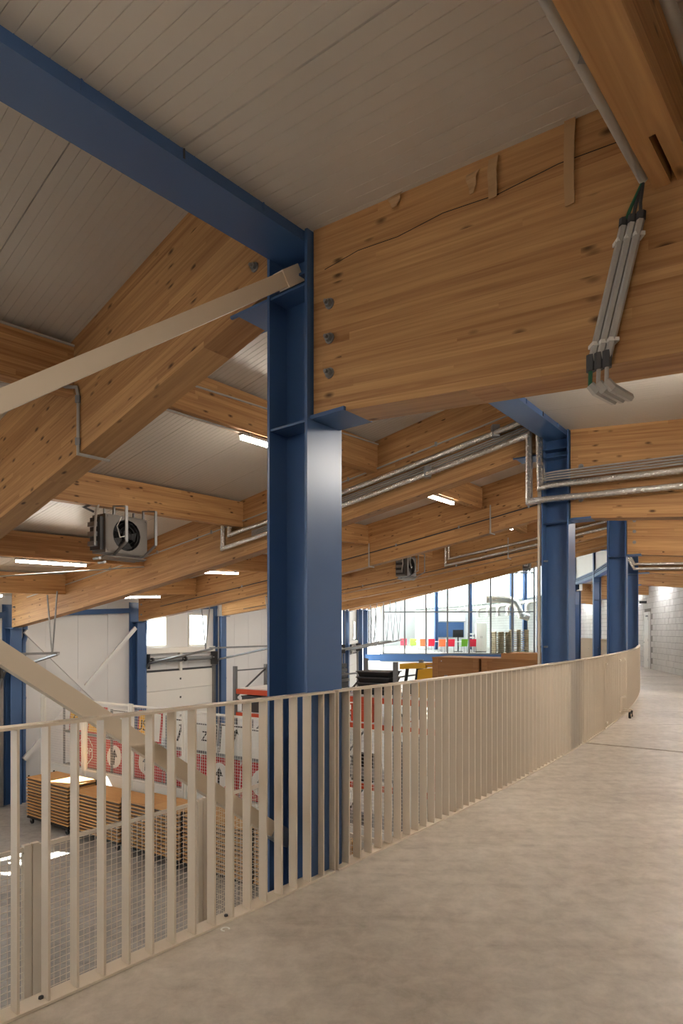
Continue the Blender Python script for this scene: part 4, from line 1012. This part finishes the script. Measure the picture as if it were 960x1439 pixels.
CH = [(4.6, 46.5, 'chair_red', 'red'), (5.3, 46.5, 'chair_green', 'green'), (5.75, 44.5, 'chair_orange', 'orange'), (6.3, 44.5, 'chair_red', 'red'), (6.95, 43.5, 'chair_orange', 'orange'), (7.6, 43.5, 'chair_red', 'red'), (8.45, 43.6, 'chair_green', 'green'), (9.15, 43.6, 'chair_red', 'red')]
for k, (x, y, mt, nm) in enumerate(CH):
    v = Vector((x - CX, CY - y)); chair(math.degrees(math.atan2(v.y, v.x)), v.length, random.uniform(-.3, .3), mt, '%s chair at the canteen table, %s of the row from the windows' % (nm, ORD[k]))
for k, (x, y) in enumerate(((6.4, 45.6), (8.4, 44.8))):
    o = wthing('canteen_table', 'white table among the coloured chairs, ' + ('nearer the windows' if k == 0 else 'nearer the white cabinet'), 'table', (x, y, 0))
    box_part('tabletop', 'paperw', o, -.95, .95, -.4, .4, .73, .76)
    for sx in (-.85, .85):
        for sy in (-.33, .33): box_part('leg', 'steel', o, sx - .02, sx + .02, sy - .02, sy + .02, 0, .73)
o = wthing('display_screen', 'black screen with dark stand behind the green canteen chair', 'screen', (8.6, 46.2, 0))
box_part('panel', 'black', o, -.38, .38, -.03, .03, 1.05, 1.6); box_part('stand', 'black', o, -.04, .04, -.03, .03, .03, 1.05); box_part('foot', 'black', o, -.3, .3, -.25, .25, 0, .03)
o = wthing('tall_cabinet', 'tall white cabinet standing in the canteen', 'cabinet', (10.0, 45.0, 0))
box_part('carcass', 'offwhite', o, -.38, .38, -.22, .22, .05, 2.05); box_part('plinth', 'greyd', o, -.36, .36, -.2, .2, 0, .05)
for s in (-1, 1): d = box_part('door', 'offwhite', o, min(s*.37, s*.005), max(s*.37, s*.005), -.24, -.221, .07, 2.03); box_part('handle', 'steel', d, s*.05 - .01, s*.05 + .01, -.26, -.24, 1.0, 1.15)
o = wthing('drawer_unit', 'white open letter trays beside the tall cabinet', 'trays', (9.35, 45.2, 0))
for z in (.5, .75, 1.0, 1.25): box_part('tray', 'paperw', o, -.2, .2, -.2, .2, z, z + .1)
for x in (-.21, .21): box_part('side', 'steel', o, x - .008, x + .008, -.2, .2, 0, 1.36)
def pallet_mesh():
    m = MB()
    for y in (-.4, -.2, 0, .2, .4): m.box(-.6, .6, y - .06, y + .06, .12, .144)
    for x in (-.52, 0, .52):
        for y in (-.35, 0, .35): m.box(x - .06, x + .06, y - .05, y + .05, .022, .098)
        m.box(x - .06, x + .06, -.4, .4, .098, .12)
    for y in (-.35, 0, .35): m.box(-.6, .6, y - .05, y + .05, 0, .022)
    return m.mesh('pallet', 'pallet')
PAL = pallet_mesh()
for s, (x, y, n) in enumerate(((10.85, 42.6, 10), (12.0, 42.4, 11))):
    for k in range(n):
        o = link('wooden_pallet', PAL); o.location = (x, y, .146*k); o.rotation_euler = (0, 0, .12 if s == 0 else -.1)
        tag(o, 'pale wooden pallet in the %s of two stacks behind canteen glass' % ('shorter', 'taller')[s], 'pallet', ('shorter', 'taller')[s] + ' pallet stack', 'thing')
m = MB(); m.bar(P(-8.0, 56.6, 1.6), P(-8.0, 61.8, 1.6), .12, 3.2); tag(m.build('wall_canteen', 'white'), 'low white dividing wall in the canteen carrying blue board', 'wall', None, 'structure')
# boards on the dividing wall and ducts
for nm, lab, mt, r0, r1, z0, z1 in (('wall_board', 'blue board on the canteen dividing wall', 'blue', 58.4, 60.7, 1.0, 2.25), ('white_board', 'white board above the blue one on canteen dividing wall', 'paperw', 58.6, 60.8, 2.3, 3.15)):
    o = wthing(nm, lab, 'board', P(-7.85, (r0 + r1)/2, z0))
    m = MB(); m.bar(P(-7.85, r0, (z0 + z1)/2), P(-7.85, r1, (z0 + z1)/2), .04, z1 - z0); wbuild(m, 'board_face', mt, o)
    m = MB(); m.bar(P(-7.84, r0, z0), P(-7.84, r1, z0), .07, .04); wbuild(m, 'ledge', 'steel', o)
for k in range(8):
    h0 = 2.6 - 2.1*k; o = wthing('air_duct', 'silver air duct bend below the clerestory, %s along the curve' % ORD[k], 'duct', P(h0, 63.2, 3.5))
    m = MB(); m.tube([P(h0, 62.9, 3.55), P(h0 - 1.4, 62.9, 3.55), P(h0 - 1.7, 62.8, 3.5), P(h0 - 1.8, 62.7, 3.3), P(h0 - 1.8, 62.7, 2.8)], .16, 10); wbuild(m, 'duct_run', 'foil', o, smooth=True)
    m = MB(); m.tube([P(h0 - 1.8, 62.7, 2.82), P(h0 - 1.8, 62.7, 2.7)], .21, 10); wbuild(m, 'diffuser', 'foil', o, smooth=True)
o = wthing('air_duct', 'large silver duct elbow beside the slim blue column', 'duct', P(2.6, 61.5, 3.6))
m = MB(); m.tube([P(2.6, 59.5, 3.6), P(2.6, 60.9, 3.6), P(2.6, 61.4, 3.4), P(2.6, 61.6, 3.0), P(2.6, 61.8, 2.55), P(2.6, 62.3, 2.4)], .24, 12); wbuild(m, 'duct_run', 'foil', o, smooth=True)
o = wthing('notice_frame', 'dark framed notice on block wall behind the pallets', 'notice', P(-2.0, 63.5, 1.6))
m = MB(); m.bar(P(-2.6, 63.6, 1.9), P(-1.8, 63.6, 1.9), .03, 1.0); wbuild(m, 'frame', 'greyd', o); m = MB(); m.bar(P(-2.55, 63.57, 1.9), P(-1.85, 63.57, 1.9), .03, .9); wbuild(m, 'sheet', 'paperw', o)

o = wthing('floor_mark', 'small white ring mark on the gallery floor beside the railing', 'mark', (-.585, 3.15, 0))
m = MB(); n = 18
for z in (.0005, .002):
    for k in range(n):
        a = 2*math.pi*k/n*.8
        for rr in (.015, .024): m.v.append((rr*math.cos(a), rr*math.sin(a), z))
for k in range(n - 1):
    a = 2*k; m.face((2*n + a, 2*n + a + 1, 2*n + a + 3, 2*n + a + 2)); m.face((a, a + 2, a + 3, a + 1)); m.face((a, 2*n + a, 2*n + a + 2, a + 2)); m.face((a + 1, a + 3, 2*n + a + 3, 2*n + a + 1))
m.build('ring', 'paperw', o)
